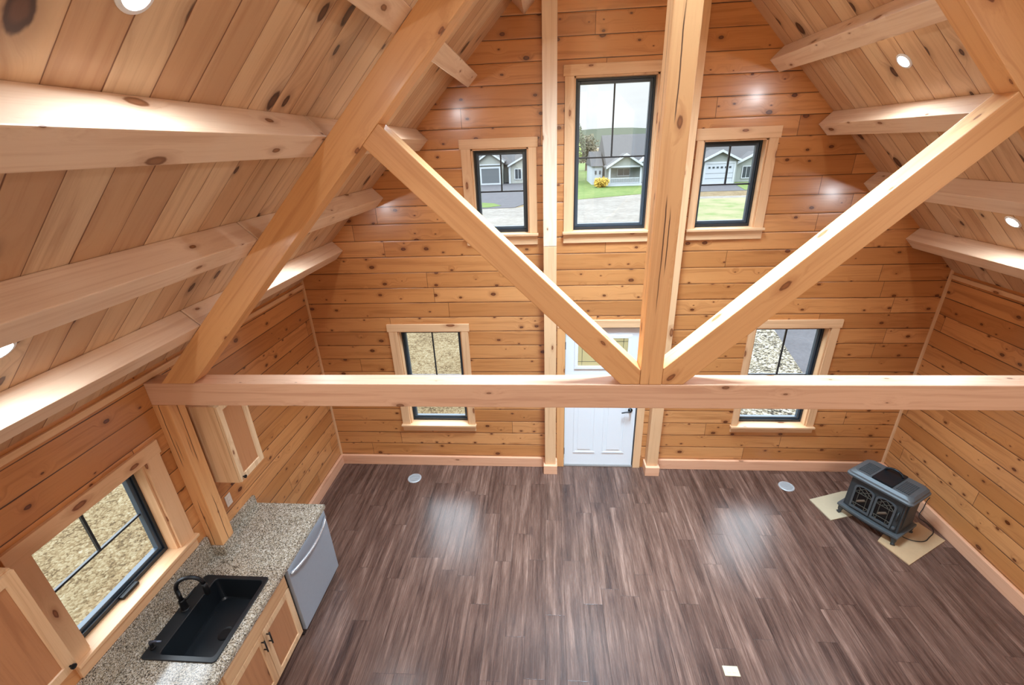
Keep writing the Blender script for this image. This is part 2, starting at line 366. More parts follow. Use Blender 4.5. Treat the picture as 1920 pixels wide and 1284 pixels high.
def glass_mat():
    mt = bpy.data.materials.new('window_glass'); mt.use_nodes = True; nt = mt.node_tree; nt.nodes.clear()
    o = N(nt, 'ShaderNodeOutputMaterial'); tr = N(nt, 'ShaderNodeBsdfTransparent'); tr.inputs[0].default_value = (.95, .97, .97, 1)
    gl = N(nt, 'ShaderNodeBsdfGlossy'); gl.inputs['Roughness'].default_value = .02
    lw = N(nt, 'ShaderNodeLayerWeight', i_Blend=.5); mx = N(nt, 'ShaderNodeMixShader'); g = G(nt)
    fr = g.m('ADD', g.m('MULTIPLY', g.m('POWER', lw.outputs['Facing'], 5.0), .5), .02)
    nt.links.new(fr, mx.inputs[0]); nt.links.new(tr.outputs[0], mx.inputs[1]); nt.links.new(gl.outputs[0], mx.inputs[2]); nt.links.new(mx.outputs[0], o.inputs[0])
    return mt
def emis(name, rgb, s):
    mt = bpy.data.materials.new(name); mt.use_nodes = True; nt = mt.node_tree; nt.nodes.clear()
    o = N(nt, 'ShaderNodeOutputMaterial'); e = N(nt, 'ShaderNodeEmission'); e.inputs[0].default_value = rgb + (1,); e.inputs[1].default_value = s
    nt.links.new(e.outputs[0], o.inputs[0]); return mt

M_BLACK = plain('black_window_frame', (26, 33, 40), .32)
M_GLASS = glass_mat()
M_WHITE = plain('white_paint', (226, 228, 230), .4)
M_DOOR = plain('white_door_paint', (222, 225, 228), .38)
M_DARK = plain('matt_black_metal', (20, 20, 22), .4, .4)
M_STEEL = plain('brushed_steel', (176, 182, 190), .42, .6, .05, 40)
M_STEELD = plain('dark_steel_edge', (60, 52, 50), .4, .5)
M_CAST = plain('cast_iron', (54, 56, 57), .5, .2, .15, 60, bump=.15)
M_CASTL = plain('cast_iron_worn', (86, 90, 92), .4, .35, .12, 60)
M_CASTD = plain('dark_plate', (26, 30, 34), .35, .4)
M_SINK = plain('black_composite', (17, 21, 25), .38, 0, .2, 300)
M_CARD = plain('cardboard', (172, 140, 104), .85, 0, .07, 30)
M_CARDP = plain('pale_board', (172, 154, 126), .85, 0, .05, 30)
M_OUT = plain('outlet_plastic', (232, 230, 226), .4)
M_IVORY = plain('ivory_plastic', (200, 188, 158), .4)
M_REG = plain('grey_register', (168, 168, 168), .45, .2)
M_CORD = plain('black_cord', (18, 18, 18), .6)
M_LOGE = plain('ember_log', (92, 74, 58), .9, 0, .3, 30)
M_FLOOR = floor_mat(); M_GRANITE = granite_mat()

# ================================================================ the room shell
RZ = 6.54            # ridge height of the ceiling boards; 45 degree pitch
HW = 3.77            # half width
YB = -8.1            # back of the loft
WT = 0.17

def clip(poly, a, b, c):     # keep a*x+b*z<=c
    out = []
    for i in range(len(poly)):
        p, q = poly[i], poly[(i + 1) % len(poly)]
        dp = a * p[0] + b * p[1] - c; dq = a * q[0] + b * q[1] - c
        if dp <= 0: out.append(p)
        if dp * dq < 0: t = dp / (dp - dq); out.append((p[0] + t * (q[0] - p[0]), p[1] + t * (q[1] - p[1])))
    return out
def wall_sheet(mb, holes, u0, u1, z0, z1, T, thick, roof=None):
    us = sorted({u0, u1, *[h[0] for h in holes], *[h[1] for h in holes]}); zs = sorted({z0, z1, *[h[2] for h in holes], *[h[3] for h in holes]})
    for i in range(len(us) - 1):
        for j in range(len(zs) - 1):
            cu, cz = (us[i] + us[i + 1]) / 2, (zs[j] + zs[j + 1]) / 2
            if any(h[0] < cu < h[1] and h[2] < cz < h[3] for h in holes): continue
            p = [(us[i], zs[j]), (us[i + 1], zs[j]), (us[i + 1], zs[j + 1]), (us[i], zs[j + 1])]
            if roof is not None: p = clip(clip(p, 1, 1, roof), -1, 1, roof)
            if len(p) < 3: continue
            for d in (0.0, thick):
                mb.add([T(a, d, b) for a, b in p], [tuple(range(len(p)))])
    for h in holes:
        c = [(h[0], h[2]), (h[1], h[2]), (h[1], h[3]), (h[0], h[3])]
        for k in range(4):
            a, b = c[k], c[(k + 1) % 4]
            mb.add([T(a[0], 0, a[1]), T(b[0], 0, b[1]), T(b[0], thick, b[1]), T(a[0], thick, a[1])], [(0, 1, 2, 3)])
    return mb
TG = lambda uu, d, z: (uu, d, z)               # gable wall, outward +y
TL = lambda uu, d, z: (-HW - d, uu, z)         # left wall, outward -x
TR_ = lambda uu, d, z: (HW + d, uu, z)
TBK = lambda uu, d, z: (uu, YB - d, z)

WIN = {  # opening x0,x1,z0,z1 ; casing outer x0,x1,top,apron bottom
    1: (-1.543, -.924, 3.302, 4.207, -1.661, -.824, 4.305, 3.177),
    2: (-.446, .395, 3.309, 4.841, -.552, .502, 4.94, 3.182),
    3: (.893, 1.540, 3.306, 4.205, .811, 1.646, 4.317, 3.186),
    4: (-2.647, -1.819, .699, 2.100, -2.770, -1.716, 2.198, .591),
    5: (1.778, 2.644, .719, 2.112, 1.689, 2.749, 2.216, .620),
}
WINL = (-3.515, -2.700, 1.285, 2.135, -3.630, -2.545, 2.250, 1.155)
DOORH = (-.525, .475, 0.0, 2.14)
holesG = [WIN[k][:4] for k in WIN] + [DOORH]
o = wall_sheet(MB(), holesG, -HW - .1, HW + .1, -.05, RZ + .1, TG, WT, RZ + .12).build('wall_gable', wood('logwall', 'x', 'z', 'W', True), norm=False)
tag(o, 'tall gable end wall of knotty orange log planks', 'wall', kind='structure')
o = wall_sheet(MB(), [WINL[:4]], YB - .05, .1, -.05, 2.85, TL, WT).build('wall_left', wood('logwall', 'y', 'z', 'W', True), norm=False)
tag(o, 'left side wall of log planks behind the kitchen counter', 'wall', kind='structure')
o = wall_sheet(MB(), [], YB - .05, .1, -.05, 2.85, TR_, WT).build('wall_right', wood('logwall', 'y', 'z', 'W', True), norm=False)
tag(o, 'right side wall of log planks beside the stove', 'wall', kind='structure')
o = wall_sheet(MB(), [(-1.7, 1.7, 3.2, 5.4), (-2.6, 2.6, .5, 2.3)], -HW - .1, HW + .1, -.05, RZ + .1, TBK, WT, RZ + .12).build('wall_back', wood('logwall', 'x', 'z', 'W', True), norm=False)
tag(o, 'log plank wall behind the viewer with two large openings', 'wall', kind='structure')
o = MB().box(-HW - .15, HW + .15, YB - .15, .17, -.12, 0).build('floor', M_FLOOR)
tag(o, 'dark brown wood-look laminate floor', 'floor', kind='structure')
# sloping board ceilings: local x runs up the slope, local y along the room
def slope_matrix(sg):
    e1 = Vector((-sg, 0, 1)).normalized(); e2 = Vector((0, 1, 0)); e3 = e1.cross(e2)
    M = Matrix((e1, e2, e3)).transposed().to_4x4(); M.translation = (sg * HW, 0, RZ - HW); return M
for sg, nm in ((-1, 'left'), (1, 'right')):
    mb = MB(); k = .12
    pts = [(sg * (HW + .16), RZ - HW - .16), (0, RZ), (0, RZ + k * 1.5), (sg * (HW + .16), RZ - HW - .16 + k * 1.5)]
    mb.prism(pts, 1, YB - .2, .2)
    o = mb.build('ceiling_' + nm, wood('ceil', 'x', 'y', 'O', True), matrix=slope_matrix(sg))
    tag(o, '%s slope of the pale knotty pine board ceiling' % nm, 'ceiling', kind='structure')

# baseboards, wall-top strips, corner strips
tb, bz = .036, .15
def struct(name, mb, mat, label, bevel=.004):
    return tag(mb.build(name, mat, bevel=bevel), label, 'trim', kind='structure')
mb = MB().box(-HW, -.772, -tb, 0.001, 0, bz); mb.box(.774, HW, -tb, 0.001, 0, bz)
struct('baseboard_gable', mb, wood('base', 'x'), 'pale pink pine baseboard along the gable wall either side of the door')
struct('baseboard_left', MB().box(-HW - .001, -HW + tb, -1.80, -tb, 0, bz), wood('base', 'y'), 'pale pine baseboard on the left wall beyond the dishwasher')
struct('baseboard_right', MB().box(HW - tb, HW + .001, YB, -tb, 0, bz), wood('base', 'y'), 'pale pine baseboard along the right wall behind the stove')
struct('trim_1', MB().box(-HW - .001, -HW + .022, YB, -.025, 2.70, 2.745), wood('trim', 'y'), 'greyish board along the top of the left wall')
struct('trim_2', MB().box(HW - .022, HW + .001, YB, -.025, 2.70, 2.745), wood('trim', 'y'), 'greyish board along the top of the right wall')
struct('trim_3', MB().box(-HW - .001, -HW + .024, -.024, .001, bz, 2.80), wood('trim', 'z'), 'thin vertical strip in the left far corner')
struct('trim_4', MB().box(HW - .024, HW + .001, -.024, .001, bz, 2.80), wood('trim', 'z'), 'thin vertical strip in the right far corner')

# ================================================================ windows
def window(n, spec, T, axis, label, inward, crank=False, lower=False):
    x0, x1, z0, z1, c0, c1, ct, ab = spec
    w = thing('window_%d' % n, T((x0 + x1) / 2, 0, ab), label, 'window', kind='structure')
    def BX(a0, a1, d0, d1, b0, b1, mb=None):
        mb = mb or MB(); p = T(a0, d0, b0); q = T(a1, d1, b1)
        return mb.box(min(p[0], q[0]), max(p[0], q[0]), min(p[1], q[1]), max(p[1], q[1]), min(p[2], q[2]), max(p[2], q[2]))
    wu, wz = wood('trim', axis), wood('trim', 'z')
    ti = -.022
    BX(c0 - .004, c1 + .004, ti - .004, 0.001, z1, ct).build('head_casing', wu, w, bevel=.003)
    BX(c0 + .012, x0, ti, 0.001, z0, z1).build('side_casing', wz, w, bevel=.003)
    BX(x1, c1 - .012, ti, 0.001, z0, z1).build('side_casing', wz, w, bevel=.003)
    BX(c0, c1, ti - .035, .105, z0 - .024, z0 + .002).build('stool', wu, w, bevel=.004)
    BX(c0 + .01, c1 - .01, ti, 0.001, ab, z0 - .024).build('apron', wu, w, bevel=.003)
    j = MB(); jt = .016
    BX(x0, x0 + jt, .001, .10, z0, z1, j); BX(x1 - jt, x1, .001, .10, z0, z1, j); BX(x0, x1, .001, .10, z1 - jt, z1, j)
    j.build('jamb', wood('trim', 'z'), w)
    fr = MB(); a0, a1, b0, b1 = x0 + .004, x1 - .004, z0 + .004, z1 - .004; fw = .034
    for q in ((a0, a0 + fw, b0, b1), (a1 - fw, a1, b0, b1), (a0 + fw, a1 - fw, b0, b0 + fw), (a0 + fw, a1 - fw, b1 - fw, b1)):
        BX(q[0], q[1], .085, .165, q[2], q[3], fr)
    fr.build('frame', M_BLACK, w, bevel=.003)
    s = MB(); g0, g1, h0, h1 = a0 + fw, a1 - fw, b0 + fw, b1 - fw; sw = .03
    for q in ((g0, g0 + sw, h0, h1), (g1 - sw, g1, h0, h1), (g0 + sw, g1 - sw, h0, h0 + sw), (g0 + sw, g1 - sw, h1 - sw, h1)):
        BX(q[0], q[1], .105, .15, q[2], q[3], s)
    sash = s.build('sash', plain('sash_slate_blue', (52, 66, 78), .3) if 'sash' not in _cache else _cache['sash'], w, bevel=.003)
    _cache['sash'] = sash.data.materials[0]
    zm = (z0 + z1) / 2; xm = (x0 + x1) / 2
    mu = BX(g0 + sw, g1 - sw, .12, .14, zm - .008, zm + .008); mu.build('muntin', M_BLACK, sash)
    mu = BX(xm - .008, xm + .008, .12, .14, zm + .008, h1 - sw); mu.build('muntin', M_BLACK, sash)
    BX(g0 + sw * .6, g1 - sw * .6, .128, .132, h0 + sw * .6, h1 - sw * .6).build('pane', M_GLASS, sash)
    if crank:
        ck = BX(xm - .07, xm + .07, .05, .086, b0 + .004, b0 + .028); c = ck.build('crank_handle', M_DARK, w, bevel=.006)
        tag(c, 'black folding crank handle')
    return w
window(1, WIN[1], TG, 'x', 'small upper window left of the tall one, showing a grey garage', -1)
window(2, WIN[2], TG, 'x', 'tall central upper window showing sky, hill and a porch', -1)
window(3, WIN[3], TG, 'x', 'small upper window right of the king post, showing a white garage door', -1)
window(4, WIN[4], TG, 'x', 'lower left window on the gable wall looking onto tan dirt', -1)
window(5, WIN[5], TG, 'x', 'lower right window on the gable wall looking onto gravel and asphalt', -1)
window(6, WINL, TL, 'y', 'window above the black sink in the left wall', -1, crank=True)

# ================================================================ entry door
d = thing('door_1', (-.025, 0, 0), 'white panelled entry door with leaded glass in the middle of the gable wall', 'door', kind='structure')
mb = MB(); mb.box(-.605, -.505, -.02, .001, 0, 2.14); tag(mb.build('side_casing', wood('firorange', 'z'), d, bevel=.003), 'orange-brown left casing')
MB().box(.46, .558, -.02, .001, 0, 2.14).build('side_casing', wood('trim', 'z'), d, bevel=.003)
MB().box(-.605, .558, -.024, .001, 2.135, 2.235).build('head_casing', wood('trim', 'x'), d, bevel=.003)
j = MB().box(-.525, -.503, .001, .16, 0, 2.14); j.box(.452, .475, .001, .16, 0, 2.14); j.box(-.503, .452, .001, .16, 2.122, 2.14)
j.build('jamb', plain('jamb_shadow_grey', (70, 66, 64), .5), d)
SX0, SX1, SZ0, SZ1 = -.497, .446, .016, 2.118
LX0, LX1, LZ0, LZ1 = -.375, .320, 1.555, 2.015     # lite outer frame
sl = MB(); y0, y1 = .02, .062
sl.box(SX0, SX1, y0, y1, SZ0, LZ0); sl.box(SX0, SX1, y0, y1, LZ1, SZ1); sl.box(SX0, LX0, y0, y1, LZ0, LZ1); sl.box(LX1, SX1, y0, y1, LZ0, LZ1)
slab = sl.build('door_slab', M_DOOR, d)
MB().frame(LX0 - .008, LX1 + .008, LZ0 - .008, LZ1 + .008, .045, .008, .022).build('lite_frame', M_DOOR, slab, bevel=.005)
for px0, px1 in ((-.375, -.075), (.025, .325)):
    for z0, z1 in ((.22, 1.38),):
        p = MB().frame(px0, px1, z0, z1, .028, .012, .021); p.build('panel_moulding', M_DOOR, slab, bevel=.006)
        MB().box(px0 + .06, px1 - .06, .013, .021, z0 + .06, z1 - .06).build('raised_panel', M_DOOR, slab, bevel=.007)
gm = plain('frosted_glass', (226, 214, 160), .25)
def frosted():
    mt = bpy.data.materials.new('leaded_frosted_glass'); mt.use_nodes = True; nt = mt.node_tree; nt.nodes.clear()
    o = N(nt, 'ShaderNodeOutputMaterial'); tl = N(nt, 'ShaderNodeBsdfTranslucent'); tl.inputs[0].default_value = (.42, .39, .26, 1)
    tr = N(nt, 'ShaderNodeBsdfTransparent'); tr.inputs[0].default_value = (.80, .76, .60, 1)
    gl = N(nt, 'ShaderNodeBsdfGlossy'); gl.inputs['Roughness'].default_value = .15
    m1 = N(nt, 'ShaderNodeMixShader', i_0=.45); m2 = N(nt, 'ShaderNodeMixShader', i_0=.06)
    nt.links.new(tl.outputs[0], m1.inputs[1]); nt.links.new(tr.outputs[0], m1.inputs[2]); nt.links.new(m1.outputs[0], m2.inputs[1]); nt.links.new(gl.outputs[0], m2.inputs[2])
    nt.links.new(m2.outputs[0], o.inputs[0]); return mt
MB().box(LX0 + .03, LX1 - .03, .038, .042, LZ0 + .03, LZ1 - .03).build('lite_glass', frosted(), slab)
ld = MB(); gx0, gx1, gz0, gz1 = LX0 + .04, LX1 - .04, LZ0 + .04, LZ1 - .04; t = .005
def cx(a, b, c, e): ld.box(min(a, c) - t / 2, max(a, c) + t / 2, .034, .038, min(b, e) - t / 2, max(b, e) + t / 2)
ix0, ix1, iz0, iz1 = gx0 + .05, gx1 - .05, gz0 + .05, gz1 - .05
for q in ((ix0, gz0, ix0, gz1), (ix1, gz0, ix1, gz1), (gx0, iz0, gx1, iz0), (gx0, iz1, gx1, iz1), ((ix0 * 2 + ix1) / 3, iz0, (ix0 * 2 + ix1) / 3, iz1), ((ix0 + 2 * ix1) / 3, iz0, (ix0 + 2 * ix1) / 3, iz1)): cx(*q)
xc, zc = (ix0 + ix1) / 2, (iz0 + iz1) / 2
ld.tube([(xc, .036, zc - .12), (xc + .08, .036, zc), (xc, .036, zc + .12), (xc - .08, .036, zc), (xc, .036, zc - .12)], .003, 6)
ld.build('lead_came', plain('lead', (70, 72, 74), .4, .6), slab)
hm = MB().lathe([(.0, 0), (.03, 0), (.03, .012), (.012, .016), (.012, .05)], (.375, .02, .93), 20, (0, -1, 0))
hm.tube([(.375, -.03, .93), (.36, -.035, .93), (.30, -.035, .922), (.255, -.033, .912)], [.012, .011, .009, .008], 10)
tag(hm.build('lever_handle', M_DARK, slab, smooth=True), 'black lever handle')
for z in (.25, 1.06, 1.88): MB().box(-.508, -.494, .008, .022, z - .05, z + .05).build('hinge', M_STEELD, d)
MB().box(-.503, .452, -.01, .16, 0, .014).build('threshold', plain('threshold_grey', (120, 112, 106), .5), d)

# ================================================================ timbers
def timber(name, poly, y0, y1, direc, style, label, cat='beam', group=None, bevel=.006, extra=None):
    """poly in world xz; extruded along y; grain follows direc (in xz)"""
    e1 = Vector((direc[0], 0, direc[1])).normalized(); e2 = Vector((0, 1, 0)); e3 = e1.cross(e2)
    cxz = Vector((sum(p[0] for p in poly) / len(poly), (y0 + y1) / 2, sum(p[1] for p in poly) / len(poly)))
    M = Matrix((e1, e2, e3)).transposed().to_4x4(); M.translation = cxz
    o = MB().prism(poly, 1, y0, y1).build(name, wood(style, 'x', None, 'O', False, extra), matrix=M, bevel=bevel)
    return tag(o, label, cat, group)
TY0, TY1 = -2.446, -2.298
RX = -.023
# tie beam
timber('tie_beam', [(-HW, 2.498), (HW, 2.498), (HW, 2.687), (-HW, 2.687)], TY0, TY1, (1, 0), 'tie', 'long horizontal tie beam crossing the room from wall to wall', 'beam')
# principal rafters, hanging below the purlins
q2 = math.sqrt(2)
PP = .162      # purlin depth below the ceiling
RP = .345      # rafter soffit depth
for sg, nm in ((-1, 'left'), (1, 'right')):
    def pt(s_, p_): return (sg * (s_ - p_) / q2, RZ - (s_ + p_) / q2)
    # s along slope from ridge, p perpendicular depth
    zb = 2.687
    sa = (RZ - zb) * q2 - PP; sb = (RZ - zb) * q2 - RP
    xk = sg * (RX + sg * .075) + .001
    poly = [pt(xk * q2 + PP + .002, PP + .002), pt(sa, PP + .002), pt(sb, RP), pt(xk * q2 + RP, RP)]
    timber('principal_rafter', poly, TY0, TY1, (-sg * 1, 1), 'firorange', 'heavy %s principal rafter rising from the tie beam towards the ridge' % nm, 'beam')
# king post
timber('king_post', [(RX - .074, 2.688), (RX + .074, 2.688), (RX + .074, 6.0), (RX - .074, 6.0)], TY0, TY1, (0, 1), 'firorange', 'vertical king post with long cracks standing on the tie beam', 'post', extra='check')
# struts
def strut(sg, nm):
    kx = RX + sg * .075
    if sg < 0: top = [(-.097, 2.800), (-1.682, 4.370)]; low = (-1.794, 4.258); lb = (-.225, 2.689)
    else: top = [(.053, 2.812), (1.662, 4.390)]; low = (1.787, 4.265); lb = (.196, 2.689)
    poly = [(kx, 2.689), (kx, top[0][1]), top[1], low, lb]
    timber('diagonal_strut', poly, TY0 + .001, TY1 - .001, (sg, 1), 'firorange', '%s diagonal strut from the king post foot up to the %s rafter' % (nm, nm), 'beam')
strut(-1, 'left'); strut(1, 'right')
# purlins
ROWS = [1.335, 2.168, 2.985, 3.805, 4.635]; PWD = .152
RN = {1.335: 'highest visible', 2.168: 'second highest', 2.985: 'third', 3.805: 'fourth', 4.635: 'lowest'}
def purlin(sg, s, y0, y1, label, group):
    def pt(s_, p_): return (sg * (s_ - p_) / q2, RZ - (s_ + p_) / q2)
    poly = [pt(s, .001), pt(s + PWD, .001), pt(s + PWD, PP), pt(s, PP)]
    e1 = Vector((0, 1, 0)); e2 = Vector((sg, 0, -1)).normalized(); e3 = e1.cross(e2)
    c = Vector((sum(p[0] for p in poly) / 4, (y0 + y1) / 2, sum(p[1] for p in poly) / 4))
    M = Matrix((e1, e2, e3)).transposed().to_4x4(); M.translation = c
    o = MB().prism(poly, 1, y0, y1).build('roof_purlin', wood('fir', 'x', None, 'O'), matrix=M, bevel=.006)
    return tag(o, label, 'beam', group)
YJ = -2.430
for s in ROWS:
    purlin(-1, s, YJ + .0055, -.001, '%s purlin of the left slope between truss and gable wall' % RN[s], 'left purlins beyond the truss')
    if s > 1.5: purlin(-1, s, YB, YJ - .0055, '%s purlin of the left slope on the near side of the truss' % RN[s], 'left purlins near the viewer')
    if s > 1.5: purlin(1, s, YJ + .0055, -.001, '%s purlin of the right slope between truss and gable wall' % RN[s], 'right purlins beyond the truss')
# posts on the gable wall and in the kitchen
def post(name, x0, x1, y0, y1, z0, z1, label, style, base=None, group=None, extra=None):
    M = Matrix.Rotation(-math.pi / 2, 4, 'Y'); M.translation = ((x0 + x1) / 2, (y0 + y1) / 2, z0)
    o = MB().box(x0, x1, y0, y1, z0, z1).build(name, wood(style, 'x', None, 'O', False, extra), matrix=M, bevel=.005)
    return tag(o, label, 'post', group)
PY = -.146
post('gable_post', -.767, -.620, PY, -.001, .14, 3.173, 'lower half of the square post left of the entry door', 'trim')
post('gable_post', -.767, -.620, PY, -.001, 3.176, 5.765, 'pale upper half of the post left of the tall window', 'fir')
post('gable_post', .622, .769, PY, -.001, .14, 5.765, 'square post on the gable wall right of the entry door', 'trim')
for x, nm in ((-.6935, 'left'), (.6955, 'right')):
    o = MB().box(x - .094, x + .094, -.190, -.001, 0, .14).build('plinth_block', wood('base', 'x'), bevel=.004)
    tag(o, 'pale plinth block under the post %s of the door' % nm, 'plinth', 'plinth blocks by the door')
post('kitchen_post', -HW, -3.642, TY0, TY1, 1.0305, 2.497, 'square timber post under the tie beam rising from the counter', 'firorange', None, None, 'check')

# ================================================================ recessed ceiling lights
lens = emis('led_lens', (.97, .985, 1.0), 30.0); ring = plain('light_trim_ring', (225, 228, 232), .4)
def downlight(sg, s, y, label):
    n_in = Vector((-sg, 0, -1)).normalized(); c = Vector((sg * s / q2, y, RZ - s / q2))
    t = thing('recessed_light', c, label, 'light', 'recessed ceiling lights')
    MB().lathe([(.046, 0.0), (.064, 0.0), (.064, .004), (.058, .008), (.048, .008), (.046, 0.0)], c, 36, n_in, cap=False).build('trim_ring', ring, t, smooth=False)
    MB().lathe([(.0, .003), (.047, .003), (.047, .006), (.0, .007)], c, 36, n_in).build('lens', lens, t)
    l = bpy.data.lights.new('led', 'AREA'); l.shape = 'DISK'; l.size = .09; l.energy = DOWNLIGHT_W; l.color = DOWNLIGHT_C
    o = bpy.data.objects.new('led', l); COL.objects.link(o); o.parent = t
    o.location = n_in * .012; o.rotation_euler = n_in.to_track_quat('-Z', 'Y').to_euler()
downlight(-1, 2.66, -3.74, 'recessed light at the top left between the upper purlins')
downlight(-1, 4.27, -3.66, 'recessed light at the left edge below the fourth purlin')
downlight(-1, 2.66, -1.24, 'recessed light hidden behind the upper left rafter')
downlight(-1, 4.27, -1.24, 'recessed light hidden behind the lower left rafter')
downlight(1, 2.62, -1.235, 'recessed light high on the right slope')
downlight(1, 4.27, -1.24, 'recessed light lower on the right slope at the right edge')
downlight(1, 2.66, -3.7, 'recessed light of the right slope near the viewer, upper')
downlight(1, 4.27, -3.7, 'recessed light of the right slope near the viewer, lower')

# ================================================================ kitchen
CT = .930; CF = -3.012; CY1 = -1.815; CY0 = -4.7      # counter top height, front edge, far end, near end
SKX0, SKX1, SKY0, SKY1 = -3.675, -3.098, -3.368, -2.672
ct = thing('countertop', (-3.4, -2.5, .89), 'speckled grey brown granite countertop along the left wall', 'countertop')
mb = MB(); h = (SKX0 + .02, SKX1 - .02, SKY0 + .02, SKY1 - .02)
mb.box(-HW + .001, h[0], CY0, CY1, .892, CT); mb.box(h[1], CF, CY0, CY1, .892, CT); mb.box(h[0], h[1], CY0, h[2], .892, CT); mb.box(h[0], h[1], h[3], CY1, .892, CT)
mb.build('slab', M_GRANITE, ct)
MB().box(-HW + .001, -HW + .03, TY1 + .002, CY1, CT, 1.03).build('backsplash', M_GRANITE, ct, bevel=.002)
MB().box(-HW + .001, -HW + .03, CY0, TY0 - .018, CT, 1.15).build('backsplash', M_GRANITE, ct, bevel=.002)
MB().box(-HW + .001, -3.625, TY0 - .018, TY1 + .002, CT, 1.03).build('post_riser', M_GRANITE, ct, bevel=.002)
# sink
sk = thing('kitchen_sink', (-3.39, -3.02, CT), 'black drop-in sink set into the granite counter', 'sink')
rim = MB(); zt = CT + .012
bx0, bx1, by0, by1 = SKX0 + .115, SKX1 - .03, SKY0 + .035, SKY1 - .03
def ringpoly(x0, x1, y0, y1, rr, n=6):
    pts = []
    for cx_, cy_, a0 in ((x1 - rr, y1 - rr, 0), (x0 + rr, y1 - rr, 90), (x0 + rr, y0 + rr, 180), (x1 - rr, y0 + rr, 270)):
        for k in range(n + 1): a = R(a0 + 90 * k / n); pts.append((cx_ + rr * math.cos(a), cy_ + rr * math.sin(a)))
    return pts
def loft(loops):
    mb = MB(); n = len(loops[0])
    for i, l in enumerate(loops): mb.v += [tuple(p) for p in l]
    for i in range(len(loops) - 1):
        for k in range(n): mb.f.append((i * n + k, i * n + (k + 1) % n, (i + 1) * n + (k + 1) % n, (i + 1) * n + k))
    return mb, n
A = lambda pl, z: [(x, y, z) for x, y in pl]
rm, n = loft([A(ringpoly(SKX0, SKX1, SKY0, SKY1, .03), CT), A(ringpoly(SKX0, SKX1, SKY0, SKY1, .03), zt - .003), A(ringpoly(SKX0 + .003, SKX1 - .003, SKY0 + .003, SKY1 - .003, .028), zt),
              A(ringpoly(bx0, bx1, by0, by1, .03), zt), A(ringpoly(bx0 + .004, bx1 - .004, by0 + .004, by1 - .004, .028), zt - .006)])
rm.build('rim', M_SINK, sk)
bw, n = loft([A(ringpoly(bx0 + .004, bx1 - .004, by0 + .004, by1 - .004, .028), zt - .006), A(ringpoly(bx0 + .012, bx1 - .012, by0 + .012, by1 - .012, .04), .73), A(ringpoly(bx0 + .02, bx1 - .02, by0 + .02, by1 - .02, .04), .715)])
bw.f.append(tuple(range(2 * n, 3 * n))); bw.build('bowl', M_SINK, sk)
dr = MB().lathe([(.0, .0), (.038, .0), (.056, .004), (.058, .001)], ((bx0 + bx1) / 2 + .02, -3.02, .716), 28); dr.build('drain', M_DARK, sk)
# faucet
fx, fy, fz = -3.615, -2.985, zt
fa = thing('kitchen_faucet', (fx, fy, fz), 'black gooseneck faucet behind the sink bowl', 'faucet')
MB().lathe([(.0, 0), (.032, 0), (.032, .006), (.026, .012), (.023, .10), (.019, .105), (0, .105)], (fx, fy, fz), 24).build('base', M_DARK, fa, smooth=False)
path = [(fx, fy, fz + .10), (fx, fy, fz + .22)]
rr_ = .095
for k in range(0, 11):
    a = math.pi * k / 10; path.append((fx + (rr_ - rr_ * math.cos(a)) * .94, fy + (rr_ - rr_ * math.cos(a)) * .34, fz + .22 + rr_ * math.sin(a)))
MB().tube(path, .0155, 12).build('spout', M_DARK, fa, smooth=True)
e_ = Vector(path[-1]); MB().tube([e_, e_ - Vector((0, 0, .03)), e_ - Vector((0, 0, .10)), e_ - Vector((0, 0, .115))], [.016, .021, .022, .018], 14).build('spray_head', M_DARK, fa, smooth=True)
MB().tube([(fx, fy + .018, fz + .07), (fx + .01, fy + .05, fz + .078), (fx + .03, fy + .12, fz + .10)], [.012, .008, .006], 10).build('lever', M_DARK, fa, smooth=True)
sd = thing('soap_dispenser', (-3.63, -3.29, zt), 'small black soap pump at the near back corner of the sink', 'soap dispenser')
MB().lathe([(0, 0), (.02, 0), (.02, .01), (.012, .014), (.012, .05), (0, .05)], (-3.63, -3.29, zt), 18).build('base', M_DARK, sd)
MB().tube([(-3.63, -3.29, zt + .05), (-3.63, -3.29, zt + .066), (-3.60, -3.285, zt + .07), (-3.55, -3.28, zt + .064)], [.013, .012, .008, .006], 10).build('pump_spout', plain('gunmetal', (90, 96, 112), .3, .7), sd, smooth=True)

HX, HY, HZ = wood('hickory', 'x'), wood('hickory', 'y'), wood('hickory', 'z')
def shaker(y0, y1, z0, z1, xf, par, name='door', t=.02, rw=.06):
    """cabinet door facing +x; frame of stiles and rails with a recessed panel"""
    rect = lambda y0, y1, z0, z1, x: [(x, y0, z0), (x, y1, z0), (x, y1, z1), (x, y0, z1)]
    m_ = MB(); k = .006
    loops = [rect(y0, y1, z0, z1, xf - t), rect(y0, y1, z0, z1, xf), rect(y0 + rw - k, y1 - rw + k, z0 + rw - k, z1 - rw + k, xf), rect(y0 + rw, y1 - rw, z0 + rw, z1 - rw, xf - k), rect(y0 + rw, y1 - rw, z0 + rw, z1 - rw, xf - t)]
    for l in loops: m_.v += l
    for a in range(5):
        for b in range(4): c = (a + 1) % 5; m_.f.append((a * 4 + b, a * 4 + (b + 1) % 4, c * 4 + (b + 1) % 4, c * 4 + b))
    dd = m_.build(name, HZ, par)
    MB().box(xf - t, xf - .009, y0 + rw - .004, y1 - rw + .004, z0 + rw - .004, z1 - rw + .004).build('panel', wood('heartwood', 'z', None, 'O'), dd)
    return dd
def barpull(y, zc, xf, par, L=.13):
    p = MB().tube([(xf + .03, y, zc - L / 2), (xf + .03, y, zc + L / 2)], .006, 10)
    for s in (-1, 1): p.tube([(xf, y, zc + s * L * .33), (xf + .03, y, zc + s * L * .33)], .005, 8)
    tag(p.build('handle', M_DARK, par, smooth=True), 'black bar handle')
